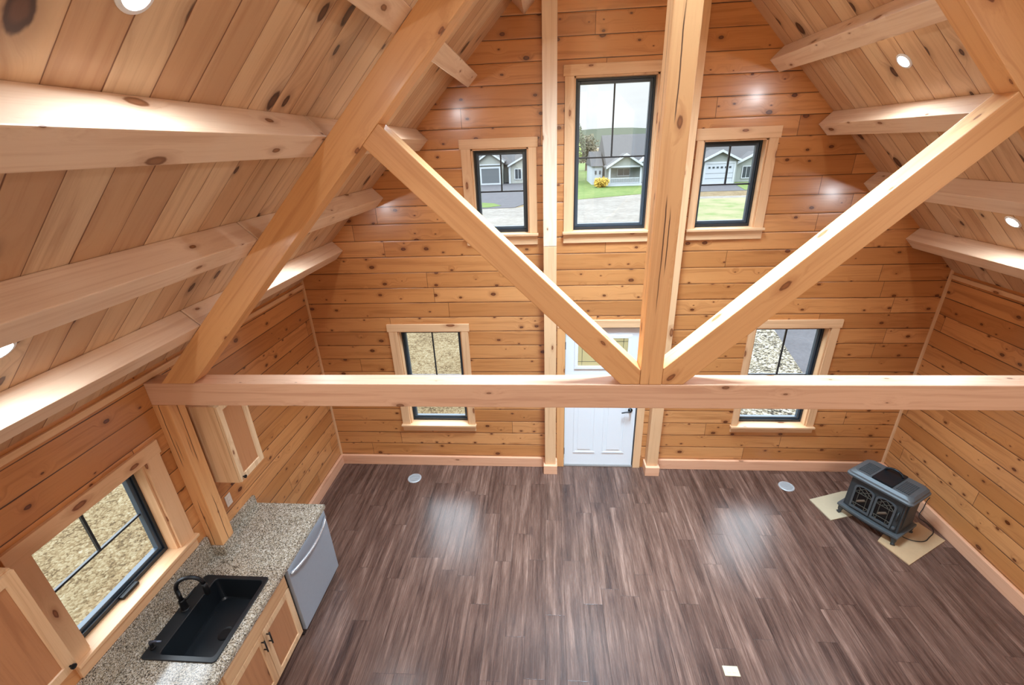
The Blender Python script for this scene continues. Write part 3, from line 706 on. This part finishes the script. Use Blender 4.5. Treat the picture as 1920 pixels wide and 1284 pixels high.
def base_cab(y0, y1, label, doors, front=-3.055):
    b = thing('base_cabinet', (-3.4, (y0 + y1) / 2, 0), label, 'cabinet')
    mb = MB(); mb.box(-HW + .02, front - .02, y0, y0 + .018, .1, .89); mb.box(-HW + .02, front - .02, y1 - .018, y1, .1, .89); mb.box(-HW + .02, front - .02, y0, y1, .1, .118)
    mb.box(-HW + .02, front - .09, y0, y1, 0.001, .1)
    mb.build('carcass', HZ, b)
    ff = MB().frame(-1, 1, 0, 1, .1, 0, 1) if False else MB()
    ff.box(front - .02, front, y0, y0 + .04, .1, .89); ff.box(front - .02, front, y1 - .04, y1, .1, .89); ff.box(front - .02, front, y0, y1, .85, .89); ff.box(front - .02, front, y0, y1, .1, .14); ff.box(front - .02, front, y0, y1, .68, .72)
    ff.build('face_frame', HY, b)
    ym = (y0 + y1) / 2
    MB().box(front + .001, front + .02, y0 + .015, y1 - .015, .712, .868).build('false_drawer_front', HY, b, bevel=.004)
    if doors == 2:
        d1 = shaker(y0 + .015, ym - .002, .115, .700, front + .021, b); barpull(ym - .035, .60, front + .021, d1)
        d2 = shaker(ym + .002, y1 - .015, .115, .700, front + .021, b); barpull(ym + .035, .60, front + .021, d2)
    else:
        d1 = shaker(y0 + .015, y1 - .015, .115, .700, front + .021, b); barpull(y1 - .05, .60, front + .021, d1)
    return b
base_cab(-3.420, -2.575, 'hickory sink base cabinet with two shaker doors under the black sink', 2)
# dishwasher
DWY0, DWY1, DWF = -2.562, -1.838, -3.018
dw = thing('dishwasher', (-3.35, -2.2, 0), 'stainless steel dishwasher under the far end of the granite counter', 'dishwasher')
MB().box(-HW + .05, DWF - .045, DWY0 + .004, DWY1 - .004, .02, .885).build('tub', M_STEELD, dw)
MB().box(DWF - .09, DWF - .05, DWY0 + .01, DWY1 - .01, 0.001, .11).build('toe_kick', M_DARK, dw)
dd = MB().box(DWF - .042, DWF, DWY0 + .006, DWY1 - .006, .09, .874).build('door', M_STEEL, dw, bevel=.006)
MB().box(DWF - .0425, DWF - .004, DWY0 + .010, DWY1 - .010, .876, .884).build('control_strip', M_CASTD, dd)
hp = []
for k in range(0, 13):
    a = k / 12; hp.append((DWF + .004 + .062 * math.sin(math.pi * a) ** .7, DWY0 + .025 + (DWY1 - DWY0 - .05) * a, .815))
tag(MB().tube(hp, .015, 10).build('handle', plain('bright_steel', (205, 210, 216), .25, .8), dd, smooth=True), 'curved bright steel towel-bar handle')

# wall cabinets
def wall_cab(y0, y1, z0, z1, label, hinge):
    xf = -3.455
    b = thing('wall_cabinet', (-HW, (y0 + y1) / 2, z0), label, 'cabinet')
    MB().box(-HW + .001, xf, y0, y1, z0, z1).build('carcass', wood('hickory', 'z'), b, bevel=.002)
    dd = shaker(y0 + .004, y1 - .004, z0 + .006, z1 - .006, xf + .023, b)
    ky = y0 + .035 if hinge == 'far' else y1 - .035
    tag(MB().lathe([(0, 0), (.006, 0), (.006, .012), (.015, .018), (.015, .028), (0, .03)], (xf + .023, ky, z0 + .045), 16, (1, 0, 0)).build('knob', M_DARK, dd), 'small black knob')
wall_cab(-2.252, -1.905, 1.578, 2.36, 'narrow wall cabinet beyond the kitchen post', 'far')
wall_cab(-4.55, -3.772, 1.578, 2.36, 'wall cabinet left of the sink window at the bottom left', 'near')

def plate(name, c, size, axis, mat, label, cat):
    t = thing(name, c, label, cat)
    x, y, z = c; a, b_ = size
    if axis == 'x':
        MB().box(x, x + .007, y - a / 2, y + a / 2, z - b_ / 2, z + b_ / 2).build('cover_plate', mat, t, bevel=.002)
        for dz in (-.022, .022): MB().box(x + .006, x + .0095, y - .016, y + .016, z + dz - .014, z + dz + .014).build('socket', mat, t, bevel=.003)
    else:
        MB().box(x - a / 2, x + a / 2, y - b_ / 2, y + b_ / 2, z, z + .008).build('cover_plate', mat, t, bevel=.002)
        for dx in (-.022, .022): MB().box(x + dx - .014, x + dx + .014, y - .016, y + .016, z + .007, z + .0105).build('socket', mat, t, bevel=.003)
plate('wall_outlet', (-HW, -2.10, 1.235), (.075, .12), 'x', M_OUT, 'white electrical outlet on the wall between kitchen post and counter end', 'outlet')
plate('floor_outlet', (.842, -2.687, 0), (.128, .082), 'z', M_IVORY, 'small ivory floor outlet plate near the bottom edge', 'outlet')

def register(x, y, label):
    t = thing('floor_register', (x, y, 0), label, 'floor vent', 'round floor registers')
    MB().lathe([(0, 0), (.095, 0), (.095, .004), (.088, .009), (.074, .009), (.072, .005), (0, .005)], (x, y, 0), 36).build('flange', M_REG, t)
    mb = MB()
    for k in range(-4, 5):
        hh = math.sqrt(max(0, .070 ** 2 - (k * .015) ** 2)); mb.box(x - hh, x + hh, y + k * .015 - .004, y + k * .015 + .004, .004, .0095)
    mb.build('louvre', M_REG, t)
register(-2.595, -.325, 'round grey floor vent left of the door')
register(2.395, -.345, 'round grey floor vent in front of the stove')

# ================================================================ stove on scraps of board
def board(name, quad, z0, z1, mat, label):
    n = len(quad); mb = MB().add([(x, y, z0) for x, y in quad] + [(x, y, z1) for x, y in quad], [tuple(range(n))[::-1], tuple(range(n, 2 * n))] + [(i, (i + 1) % n, n + (i + 1) % n, n + i) for i in range(n)])
    return tag(mb.build(name, mat), label, 'board')
board('board_scrap', [(2.56, -.585), (2.628, -.925), (2.98, -.82), (3.25, -.62), (3.20, -.40), (3.03, -.43)], 0, .012, M_CARDP, 'pale board scrap under the far left leg of the stove')
board('cardboard_sheet', [(2.972, -1.215), (3.088, -1.53), (3.70, -1.19), (3.60, -.93), (3.3, -.95)], 0, .012, M_CARD, 'tan cardboard sheet under the near right leg of the stove')
st = local_thing('heating_stove', (3.105, -.925, .012), 'dark grey cast iron stove with two arched glass doors in the far right corner', 'stove', rz=-R(58.7))
# local: x left->right along the front, y backwards, z up ; front face at y=-.2
def SB(): return MB()
hw_, hd_ = .275, .165
bd = SB(); bd.prism([(-hw_ - .005, .13), (hw_ + .005, .13), (hw_ - .005, .56), (-hw_ + .005, .56)], 1, -hd_, hd_)
bd.build('body', M_CAST, st, bevel=.008)
sk_ = SB()
pl = []
for k in range(0, 13): a = k / 12; pl.append((-.315 + .63 * a, -.215 - .022 * math.sin(math.pi * a)))
pl += [(.315, .19), (-.315, .19)]
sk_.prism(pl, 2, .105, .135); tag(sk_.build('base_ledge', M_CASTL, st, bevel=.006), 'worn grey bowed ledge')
ap = SB().prism([(-.29, .105), (.29, .105), (.25, .07), (.1, .055), (-.1, .055), (-.25, .07)], 1, -.19, -.17); ap.build('skirt', M_CAST, st)
for sx in (-1, 1):
    for sy in (-1, 1):
        x, y = sx * .272, sy * .165 - (.012 if sy < 0 else 0)
        lg = SB().tube([(x, y, .106), (x * 1.0, y, .08), (x * 1.03, y * 1.05, .045), (x * 1.02, y * 1.03, .018), (x * 1.06, y * 1.12, 0.0)], [.036, .034, .023, .017, .024], 10)
        lg.build('leg', M_CAST, st, smooth=True)
# top: bowed slab, crowned towards the middle
def slab(y0, y1, z0, z1, over):
    pts = []
    return pts
tp, n = loft([A(ringpoly(-.30, .30, -.19, .185, .03), .545), A(ringpoly(-.312, .312, -.205, .20, .035), .562), A(ringpoly(-.327, .327, -.222, .208, .045), .575),
              A(ringpoly(-.327, .327, -.222, .208, .045), .592), A(ringpoly(-.315, .315, -.205, .205, .05), .602), A(ringpoly(-.31, .31, -.198, .205, .05), .618), A(ringpoly(-.285, .285, -.165, .19, .06), .640), A(ringpoly(-.24, .24, -.12, .175, .06), .648)])
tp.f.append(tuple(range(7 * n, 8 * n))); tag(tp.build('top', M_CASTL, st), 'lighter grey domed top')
# grille fields either side of the plate
for sx in (-1, 1):
    gm_ = SB(); cx_ = sx * .185
    for i in range(7):
        for k in range(9): gm_.box(cx_ - .062 + i * .018, cx_ - .050 + i * .018, -.135 + k * .026, -.120 + k * .026, .640, .6515)
    gm_.build('top_grille', M_CAST, st)
lp = SB().box(-.10, .10, -.165, .165, .640, .664); lid = lp.build('lid_plate', M_CASTD, st, bevel=.004); tag(lid, 'black square lid plate')
h_ = []
for k in range(0, 13): a = math.pi * k / 12; h_.append((-.085 * math.cos(a), .085 + 0 * a, .662 + .055 * math.sin(a)))
SB().tube(h_, .013, 10).build('lid_handle', M_CASTD, lid, smooth=True)
# front: surround with two arched doors
fy = -hd_
def arch(cx_, w, z0, z1, n=9):   # arch outline points (x,z)
    pts = [(cx_ - w, z0), (cx_ + w, z0), (cx_ + w, z1)]
    for k in range(1, n): a = math.pi * k / n; pts.append((cx_ + w * math.cos(a), z1 + .045 * math.sin(a)))
    pts.append((cx_ - w, z1)); return pts
SB().box(-.255, .255, fy - .012, fy + .002, .145, .535).build('door_surround', M_CAST, st, bevel=.004)
for sx, nm in ((-1, 'left'), (1, 'right')):
    cx_ = sx * .108
    o_, n_ = arch(cx_, .102, .165, .45), None
    i_ = arch(cx_, .082, .19, .44)
    fr = MB(); nn = len(o_)
    fr.v = [(x, fy - .028, z) for x, z in o_] + [(x, fy - .028, z) for x, z in i_] + [(x, fy - .010, z) for x, z in o_] + [(x, fy - .010, z) for x, z in i_]
    for k in range(nn):
        k2 = (k + 1) % nn
        fr.f += [(k, k2, nn + k2, nn + k), (2 * nn + k, 3 * nn + k, 3 * nn + k2, 2 * nn + k2), (k, 2 * nn + k, 2 * nn + k2, k2), (nn + k, nn + k2, 3 * nn + k2, 3 * nn + k)]
    dr_ = fr.build('door', M_CASTL, st)
    MB().prism(i_, 1, fy - .0145, fy - .0125).build('door_glass', plain('soot_glass', (8, 8, 9), .12), dr_)
    tr = MB()
    yy = fy - .022
    for q in (((cx_ - .045, .19), (cx_ - .045, .44)), ((cx_ + .045, .19), (cx_ + .045, .44)), ((cx_ - .08, .24), (cx_ + .08, .24)), ((cx_ - .08, .39), (cx_ + .08, .39)),
              ((cx_ - .08, .40), (cx_, .475)), ((cx_ + .08, .40), (cx_, .475)), ((cx_ - .06, .46), (cx_ + .03, .40)), ((cx_ + .06, .46), (cx_ - .03, .40)), ((cx_ - .045, .19), (cx_ - .08, .24)), ((cx_ + .045, .19), (cx_ + .08, .24))):
        tr.tube([(q[0][0], yy, q[0][1]), (q[1][0], yy, q[1][1])], .0045, 6)
    tr.build('tracery', plain('tracery_bronze', (78, 74, 66), .4, .4) if 'trc' not in _cache else _cache['trc'], dr_)
    lgm = MB().tube([(cx_ - .04, fy - .016, .27), (cx_ + .03, fy - .018, .33)], .014, 8); lgm.build('log', M_LOGE, dr_)
MB().tube([(.235, fy - .014, .30), (.238, fy - .035, .32), (.238, fy - .035, .40), (.235, fy - .014, .42)], .008, 8).build('door_latch', M_CAST, st, smooth=True)
MB().lathe([(0, 0), (.018, 0), (.018, .02), (0, .024)], (.236, fy - .012, .20), 14, (0, -1, 0)).build('control_knob', M_CASTL, st)
for sx in (-1, 1): MB().box(sx * .279 - .006, sx * .279 + .006, -.12, .12, .19, .50).build('side_panel', M_CAST, st, bevel=.003)
# cord
cpts = [(3.30, -1.03, .05), (3.26, -1.10, .022), (3.27, -1.17, .018), (3.36, -1.22, .018), (3.47, -1.22, .018), (3.56, -1.15, .018), (3.64, -1.10, .018), (3.70, -1.02, .014), (3.69, -.93, .008), (3.66, -.85, .008), (3.70, -.80, .02), (3.732, -.79, .10), (3.735, -.785, .2), (3.755, -.785, .26)]
def smoothp(p, it=2):
    for _ in range(it):
        q = [Vector(p[0])]
        for a, b in zip(p[:-1], p[1:]): a, b = Vector(a), Vector(b); q += [a * .75 + b * .25, a * .25 + b * .75]
        q.append(Vector(p[-1])); p = q
    return p
tag(MB().tube(smoothp(cpts), .0045, 8).build('power_cord', M_CORD, smooth=True), 'thin black cord looping over the cardboard beside the stove', 'cord')

# ================================================================ outside
GZ = -.5
M_DIRT = ground_mat('tan_dirt', [(.3, (112, 90, 60)), (.42, (172, 144, 102)), (.53, (198, 174, 132)), (.64, (214, 194, 154)), (.78, (242, 230, 204))], 11.0, .9, 34.0, .2, .24)
M_GRAV = ground_mat('pale_gravel_road', [(.3, (150, 142, 132)), (.5, (184, 176, 166)), (.7, (208, 202, 192))], 3.0, .2)
M_ROCK = ground_mat('crushed_stone', [(.12, (52, 50, 46)), (.3, (150, 138, 116)), (.5, (208, 196, 170)), (.7, (236, 230, 216))], 30., 1.0, 22.0)
M_ASPH = ground_mat('asphalt', [(.3, (112, 110, 114)), (.7, (140, 138, 142))], 14.0, .2)
M_GRASS = ground_mat('lawn_grass', [(.3, (112, 138, 66)), (.5, (142, 166, 90)), (.7, (176, 186, 118))], 1.6, .4)
M_PATCH = ground_mat('patchy_lawn', [(.4, (150, 172, 104)), (.5, (190, 184, 140)), (.62, (204, 192, 154))], .5, .3)
def ground(name, poly, z0, z1, mat, label):
    n = len(poly); mb = MB().add([(x, y, z0) for x, y in poly] + [(x, y, z1) for x, y in poly], [tuple(range(n))[::-1], tuple(range(n, 2 * n))] + [(i, (i + 1) % n, n + (i + 1) % n, n + i) for i in range(n)])
    return tag(mb.build(name, mat), label, 'ground', kind='structure')
ground('ground', [(-160, -60), (160, -60), (160, 420), (-160, 420)], GZ - .4, GZ, M_DIRT, 'tan stony dirt outside around the cabin')
ground('gravel_road', [(-60, 19), (60, 19), (60, 34), (12, 37.5), (8.9, 41.0), (2.0, 37.6), (-3.5, 33), (-60, 32.5)], GZ, GZ + .01, M_GRAV, 'pale gravel road crossing in front of the houses')
ground('lawn', [(1.0, 37.0), (2.0, 37.8), (8.9, 41.2), (14.8, 44), (14.8, 120), (-1.6, 120), (-1.6, 37)], GZ, GZ + .02, M_GRASS, 'green lawn before the porch house')
ground('driveway', [(-12, 33.0), (-3.4, 33.2), (-1.8, 38), (-2.2, 62), (-12, 62)], GZ, GZ + .03, M_ASPH, 'grey asphalt driveway before the left garage')
ground('grass_patch', [(-7.6, 33.8), (-5.6, 33.6), (-4.6, 34.6), (-5.4, 36.4), (-6.6, 37.2), (-8, 37)], GZ + .03, GZ + .05, M_GRASS, 'small green grass patch by the left driveway')
ground('driveway', [(13, 41.3), (21.5, 41.3), (20.8, 52), (15, 52)], GZ, GZ + .03, M_ASPH, 'grey asphalt driveway before the white garage door')
ground('lawn', [(18.3, 41.6), (40, 41.6), (40, 52), (20.6, 52)], GZ + .03, GZ + .05, M_GRASS, 'green lawn right of the white garage')
ground('verge', [(5.5, 19), (60, 19), (60, 35.6), (10.5, 35.6), (9.0, 30)], GZ + .01, GZ + .03, M_PATCH, 'patchy grass verge on the near side of the road')
ground('stone_bed', [(1.0, .35), (4.05, .35), (5.30, 6.45), (5.6, 9), (1.0, 9)], GZ, GZ + .03, M_ROCK, 'bed of crushed stone under the lower right window')
ground('parking_pad', [(4.05, .35), (14, .35), (14, 12), (5.6, 9), (5.30, 6.45)], GZ, GZ + .025, M_ASPH, 'grey asphalt pad beyond the stone bed')

SID = plain('grey_siding', (126, 128, 122), .7, 0, .04, 3); SIDG = plain('sage_siding', (116, 121, 116), .7, 0, .04, 3); TRIMW = plain('white_house_trim', (146, 150, 153), .6)
ROOF = plain('grey_shingle', (46, 45, 46), .9, 0, .1, 6); SIDW = plain('white_siding', (142, 147, 152), .6); PANE = plain('dark_house_pane', (44, 52, 58), .2); GREYD = plain('grey_garage_door', (70, 74, 77), .6)
def gable_block(h, x0, x1, yf, yb, ze, zp, wallm, over=.35, gz=GZ):
    xm = (x0 + x1) / 2
    MB().prism([(x0, gz), (x1, gz), (x1, ze), (xm, zp), (x0, ze)], 1, yf, yb).build('wall', wallm, h)
    sl = (zp - ze) / (xm - x0); t = .16
    for sg in (-1, 1):
        xe = xm + sg * ((x1 - x0) / 2 + over); zz = zp - sl * ((x1 - x0) / 2 + over)
        MB().prism([(xm, zp), (xe, zz), (xe, zz + t), (xm, zp + t)], 1, yf - .4, yb).build('roof', ROOF, h)
        MB().prism([(xm, zp - .06), (xe, zz - .06), (xe, zz + t + .02), (xm, zp + t + .02)], 1, yf - .48, yf - .4).build('bargeboard', TRIMW, h)
def main_roof(h, x0, x1, yf, yr, ze, zr):
    MB().prism([(yf, ze), (yr, zr), (2 * yr - yf, ze)], 0, x0, x1).build('main_roof', ROOF, h)
def wn(h, x0, x1, z0, z1, y):
    f_ = MB().frame(x0, x1, z0, z1, .1, y - .08, y + .01).build('window', TRIMW, h); MB().box(x0 + .08, x1 - .08, y - .04, y, z0 + .08, z1 - .08).build('window_pane', PANE, f_)
    MB().box((x0 + x1) / 2 - .025, (x0 + x1) / 2 + .025, y - .06, y - .03, z0, z1).build('window_bar', TRIMW, f_)
# cottage with porch (tall window)
hc = thing('house', (8.2, 52, GZ), 'small grey cottage with a white railed porch across the road', 'house')
MB().box(6.3, 13.0, 52.2, 60, GZ, 1.75).build('wall', SIDG, hc)
main_roof(hc, 6.25, 13.2, 51.6, 57.5, 1.75, 5.0)
xm = 8.25
MB().prism([(6.4, 1.62), (10.1, 1.62), (8.25, 2.78)], 1, 50.2, 52.6).build('porch_gable', SIDG, hc)
for sg in (-1, 1):
    xe = xm + sg * 2.2; zz = 2.85 - 2.2 * .627
    MB().prism([(xm, 2.85), (xe, zz), (xe, zz + .14), (xm, 2.99)], 1, 49.8, 52.6).build('porch_roof', ROOF, hc)
    MB().prism([(xm, 2.76), (xe, zz - .09), (xe, zz + .16), (xm, 3.01)], 1, 49.72, 49.8).build('bargeboard', TRIMW, hc)
MB().box(6.4, 10.1, 50.1, 50.25, 1.5, 1.68).build('porch_beam', TRIMW, hc)
for x in (6.5, 10.0): MB().box(x - .1, x + .1, 50.1, 50.3, GZ, 1.55).build('porch_column', TRIMW, hc)
MB().box(6.3, 10.2, 50, 52.2, GZ, GZ + .25).build('porch_deck', TRIMW, hc)
rl = MB().box(6.55, 9.95, 50.15, 50.22, .32, .40); rl.box(6.55, 9.95, 50.15, 50.22, -.2, -.14)
for k in range(24): rl.box(6.6 + k * .145, 6.65 + k * .145, 50.16, 50.21, -.2, .36)
rl.build('railing', TRIMW, hc)
wn(hc, 7.6, 9.15, .45, 1.35, 52.2)
MB().box(10.5, 11.5, 52.05, 52.2, GZ + .2, 1.5).build('front_door', TRIMW, hc)
MB().prism([(9.9, 1.75), (13.4, 1.75), (11.65, 2.9)], 1, 51.2, 54).build('entry_gable', SIDG, hc)
for sg in (-1, 1):
    xe = 11.65 + sg * 2.1; zz = 2.98 - 2.1 * .657
    MB().prism([(11.65, 2.9), (xe, zz - .08), (xe, zz + .14), (11.65, 3.12)], 1, 50.9, 54).build('bargeboard', TRIMW, hc)
hw2 = thing('house', (5.4, 56, GZ), 'white sided wing behind the left side of the cottage', 'house')
MB().box(4.75, 6.0, 53.0, 60, GZ, 1.62).build('wall', SIDW, hw2)
MB().prism([(52.7, 1.6), (56.5, 3.2), (60.3, 1.6)], 0, 4.6, 6.04).build('roof', ROOF, hw2)
for x in (5.2, 5.7): MB().box(x - .1, x + .1, 52.93, 53.01, .7, 1.1).build('window', PANE, hw2)
# left house
hl = thing('house', (-6.5, 60, GZ), 'grey house with a gabled garage seen through the upper left window', 'house')
MB().box(-14, 2.5, 61, 68, GZ, 1.9).build('wall', SID, hl); main_roof(hl, -14.5, 3, 60.2, 64.5, 1.9, 4.3)
gable_block(hl, -9.75, -6.55, 58, 64, 2.45, 3.5, SID)
tag(MB().box(-9.3, -6.95, 57.9, 58.02, GZ + .03, 1.55).build('garage_door', GREYD, hl), 'dark grey garage door')
MB().frame(-9.5, -6.75, GZ + .02, 1.75, .2, 57.86, 57.95).build('garage_trim', TRIMW, hl)
MB().box(-9.75, -6.55, 57.8, 58.0, 1.95, 2.1).build('trim_band', TRIMW, hl)
gable_block(hl, -5.5, -1.2, 59, 64, 1.85, 2.95, SID)
wn(hl, -5.0, -4.0, 0.0, 1.4, 59.0); MB().box(-5.75, -5.5, 58.8, 59.05, GZ, 1.9).build('column', TRIMW, hl); wn(hl, -2.8, -1.6, .1, 1.4, 59.0)
# right house
hr = thing('house', (18.5, 50, GZ), 'pale house with a white garage door seen through the upper right window', 'house')
MB().box(14.0, 30, 51.5, 58, GZ, 1.8).build('wall', SID, hr); main_roof(hr, 13.9, 30.5, 50.8, 56, 1.8, 4.6)
gable_block(hr, 16.35, 20.05, 49, 55, 1.95, 2.85, SIDG)
gd = MB().box(16.75, 19.7, 48.9, 49.02, GZ + .03, 1.62).build('garage_door', SIDW, hr); tag(gd, 'white sectional garage door with a row of small panes')
for k in range(6): MB().box(17.0 + k * .44, 17.22 + k * .44, 48.86, 48.91, 1.15, 1.32).build('garage_pane', PANE, gd)
for z in (.1, .62): MB().box(16.75, 19.7, 48.885, 48.9, z, z + .03).build('panel_line', GREYD, gd)
MB().frame(16.55, 19.9, GZ + .02, 1.82, .2, 48.86, 48.95).build('garage_trim', TRIMW, hr)
gable_block(hr, 20.35, 24.5, 50.2, 55, 1.5, 2.55, SIDG)
wn(hr, 21.1, 22.1, -.1, 1.25, 50.2); MB().box(20.2, 20.45, 50.0, 50.25, GZ, 1.55).build('column', TRIMW, hr)
# planting
def leafmat(name, a, b):
    mt, nt, bs = newmat(name); g = G(nt); v = N(nt, 'ShaderNodeNewGeometry').outputs['Position']
    nt.links.new(g.ramp(g.noise(v, 2.5, 4.), [(.35, a), (.65, b)]), bs.inputs['Base Color']); bs.inputs['Roughness'].default_value = .8; return mt
def foliage(name, c, rx, rz, n, size, mat, par, seed):
    rg = random.Random(seed); mb = MB()
    for _ in range(n):
        d_ = Vector((rg.gauss(0, 1), rg.gauss(0, 1), rg.gauss(0, 1))).normalized() * (rg.random() ** .33)
        lob = 1 + .25 * math.sin(5 * d_.x + 3 * d_.z + seed) * math.cos(4 * d_.y)
        p = Vector(c) + Vector((d_.x * rx * lob, d_.y * rx * lob, d_.z * rz * lob))
        a = Vector((rg.gauss(0, 1), rg.gauss(0, 1), rg.gauss(0, 1))).normalized(); b_ = a.orthogonal().normalized(); s = size * (.6 + .8 * rg.random())
        mb.add([p - a * s, p + b_ * s * .5, p + a * s, p - b_ * s * .5], [(0, 1, 2, 3)])
    return mb.build(name, mat, par, norm=False)
BARK = plain('bark', (96, 82, 70), .9, 0, .2, 8)
def tree(x, y, hgt, rx, mats, label, n=1100, size=.28, seed=1, group=None):
    t = thing('tree', (x, y, GZ), label, 'tree', group)
    MB().tube([(x, y, GZ), (x + .1, y, GZ + hgt * .4), (x, y, GZ + hgt * .8)], [.25, .18, .06], 8).build('trunk', BARK, t)
    foliage('foliage', (x, y, GZ + hgt * .58), rx, hgt * .42, n, size, mats, t, seed)
LM1 = leafmat('spring_green_leaves', (92, 108, 40), (122, 138, 62)); LM2 = leafmat('olive_leaves', (48, 56, 34), (72, 77, 50)); LM3 = leafmat('brown_buds', (65, 60, 44), (82, 77, 55))
tree(2.7, 72, 5.6, 1.7, LM1, 'yellow green tree left in the tall window', 1600, .26, 3)
tree(4.6, 80, 7.6, 1.5, LM2, 'dark sparse tree behind the yellow green tree', 700, .22, 5)
tree(6.6, 84, 6.2, 1.9, LM3, 'brownish bare tree behind the white wing', 1300, .26, 8)
bs = thing('bush', (5.45, 49.3, GZ), 'yellow flowering bush at the left end of the porch', 'bush')
foliage('foliage', (5.45, 49.3, GZ + .5), .85, .55, 900, .12, leafmat('forsythia_yellow', (142, 114, 20), (164, 134, 40)), bs, 9)
MB().tube([(5.45, 49.3, GZ), (5.45, 49.3, GZ + .5)], .05, 6).build('stem', BARK, bs)
hp_ = [(-400, GZ)]
rg = random.Random(4)
for k in range(0, 41):
    x = -400 + k * 20; hp_.append((x, 11.5 + 3.5 * math.sin(x * .011 + .2) + 1.5 * math.sin(x * .037) + rg.random() * 1))
hp_.append((400, GZ))
hl_ = MB().prism(hp_, 1, 470, 520).build('hill', leafmat('hazy_hill', (74, 83, 69), (87, 93, 79)))
tag(hl_, 'low hazy wooded hill on the horizon', 'hill', kind='structure')

for o in list(bpy.data.objects):
    if '_local' in o: del o['_local']
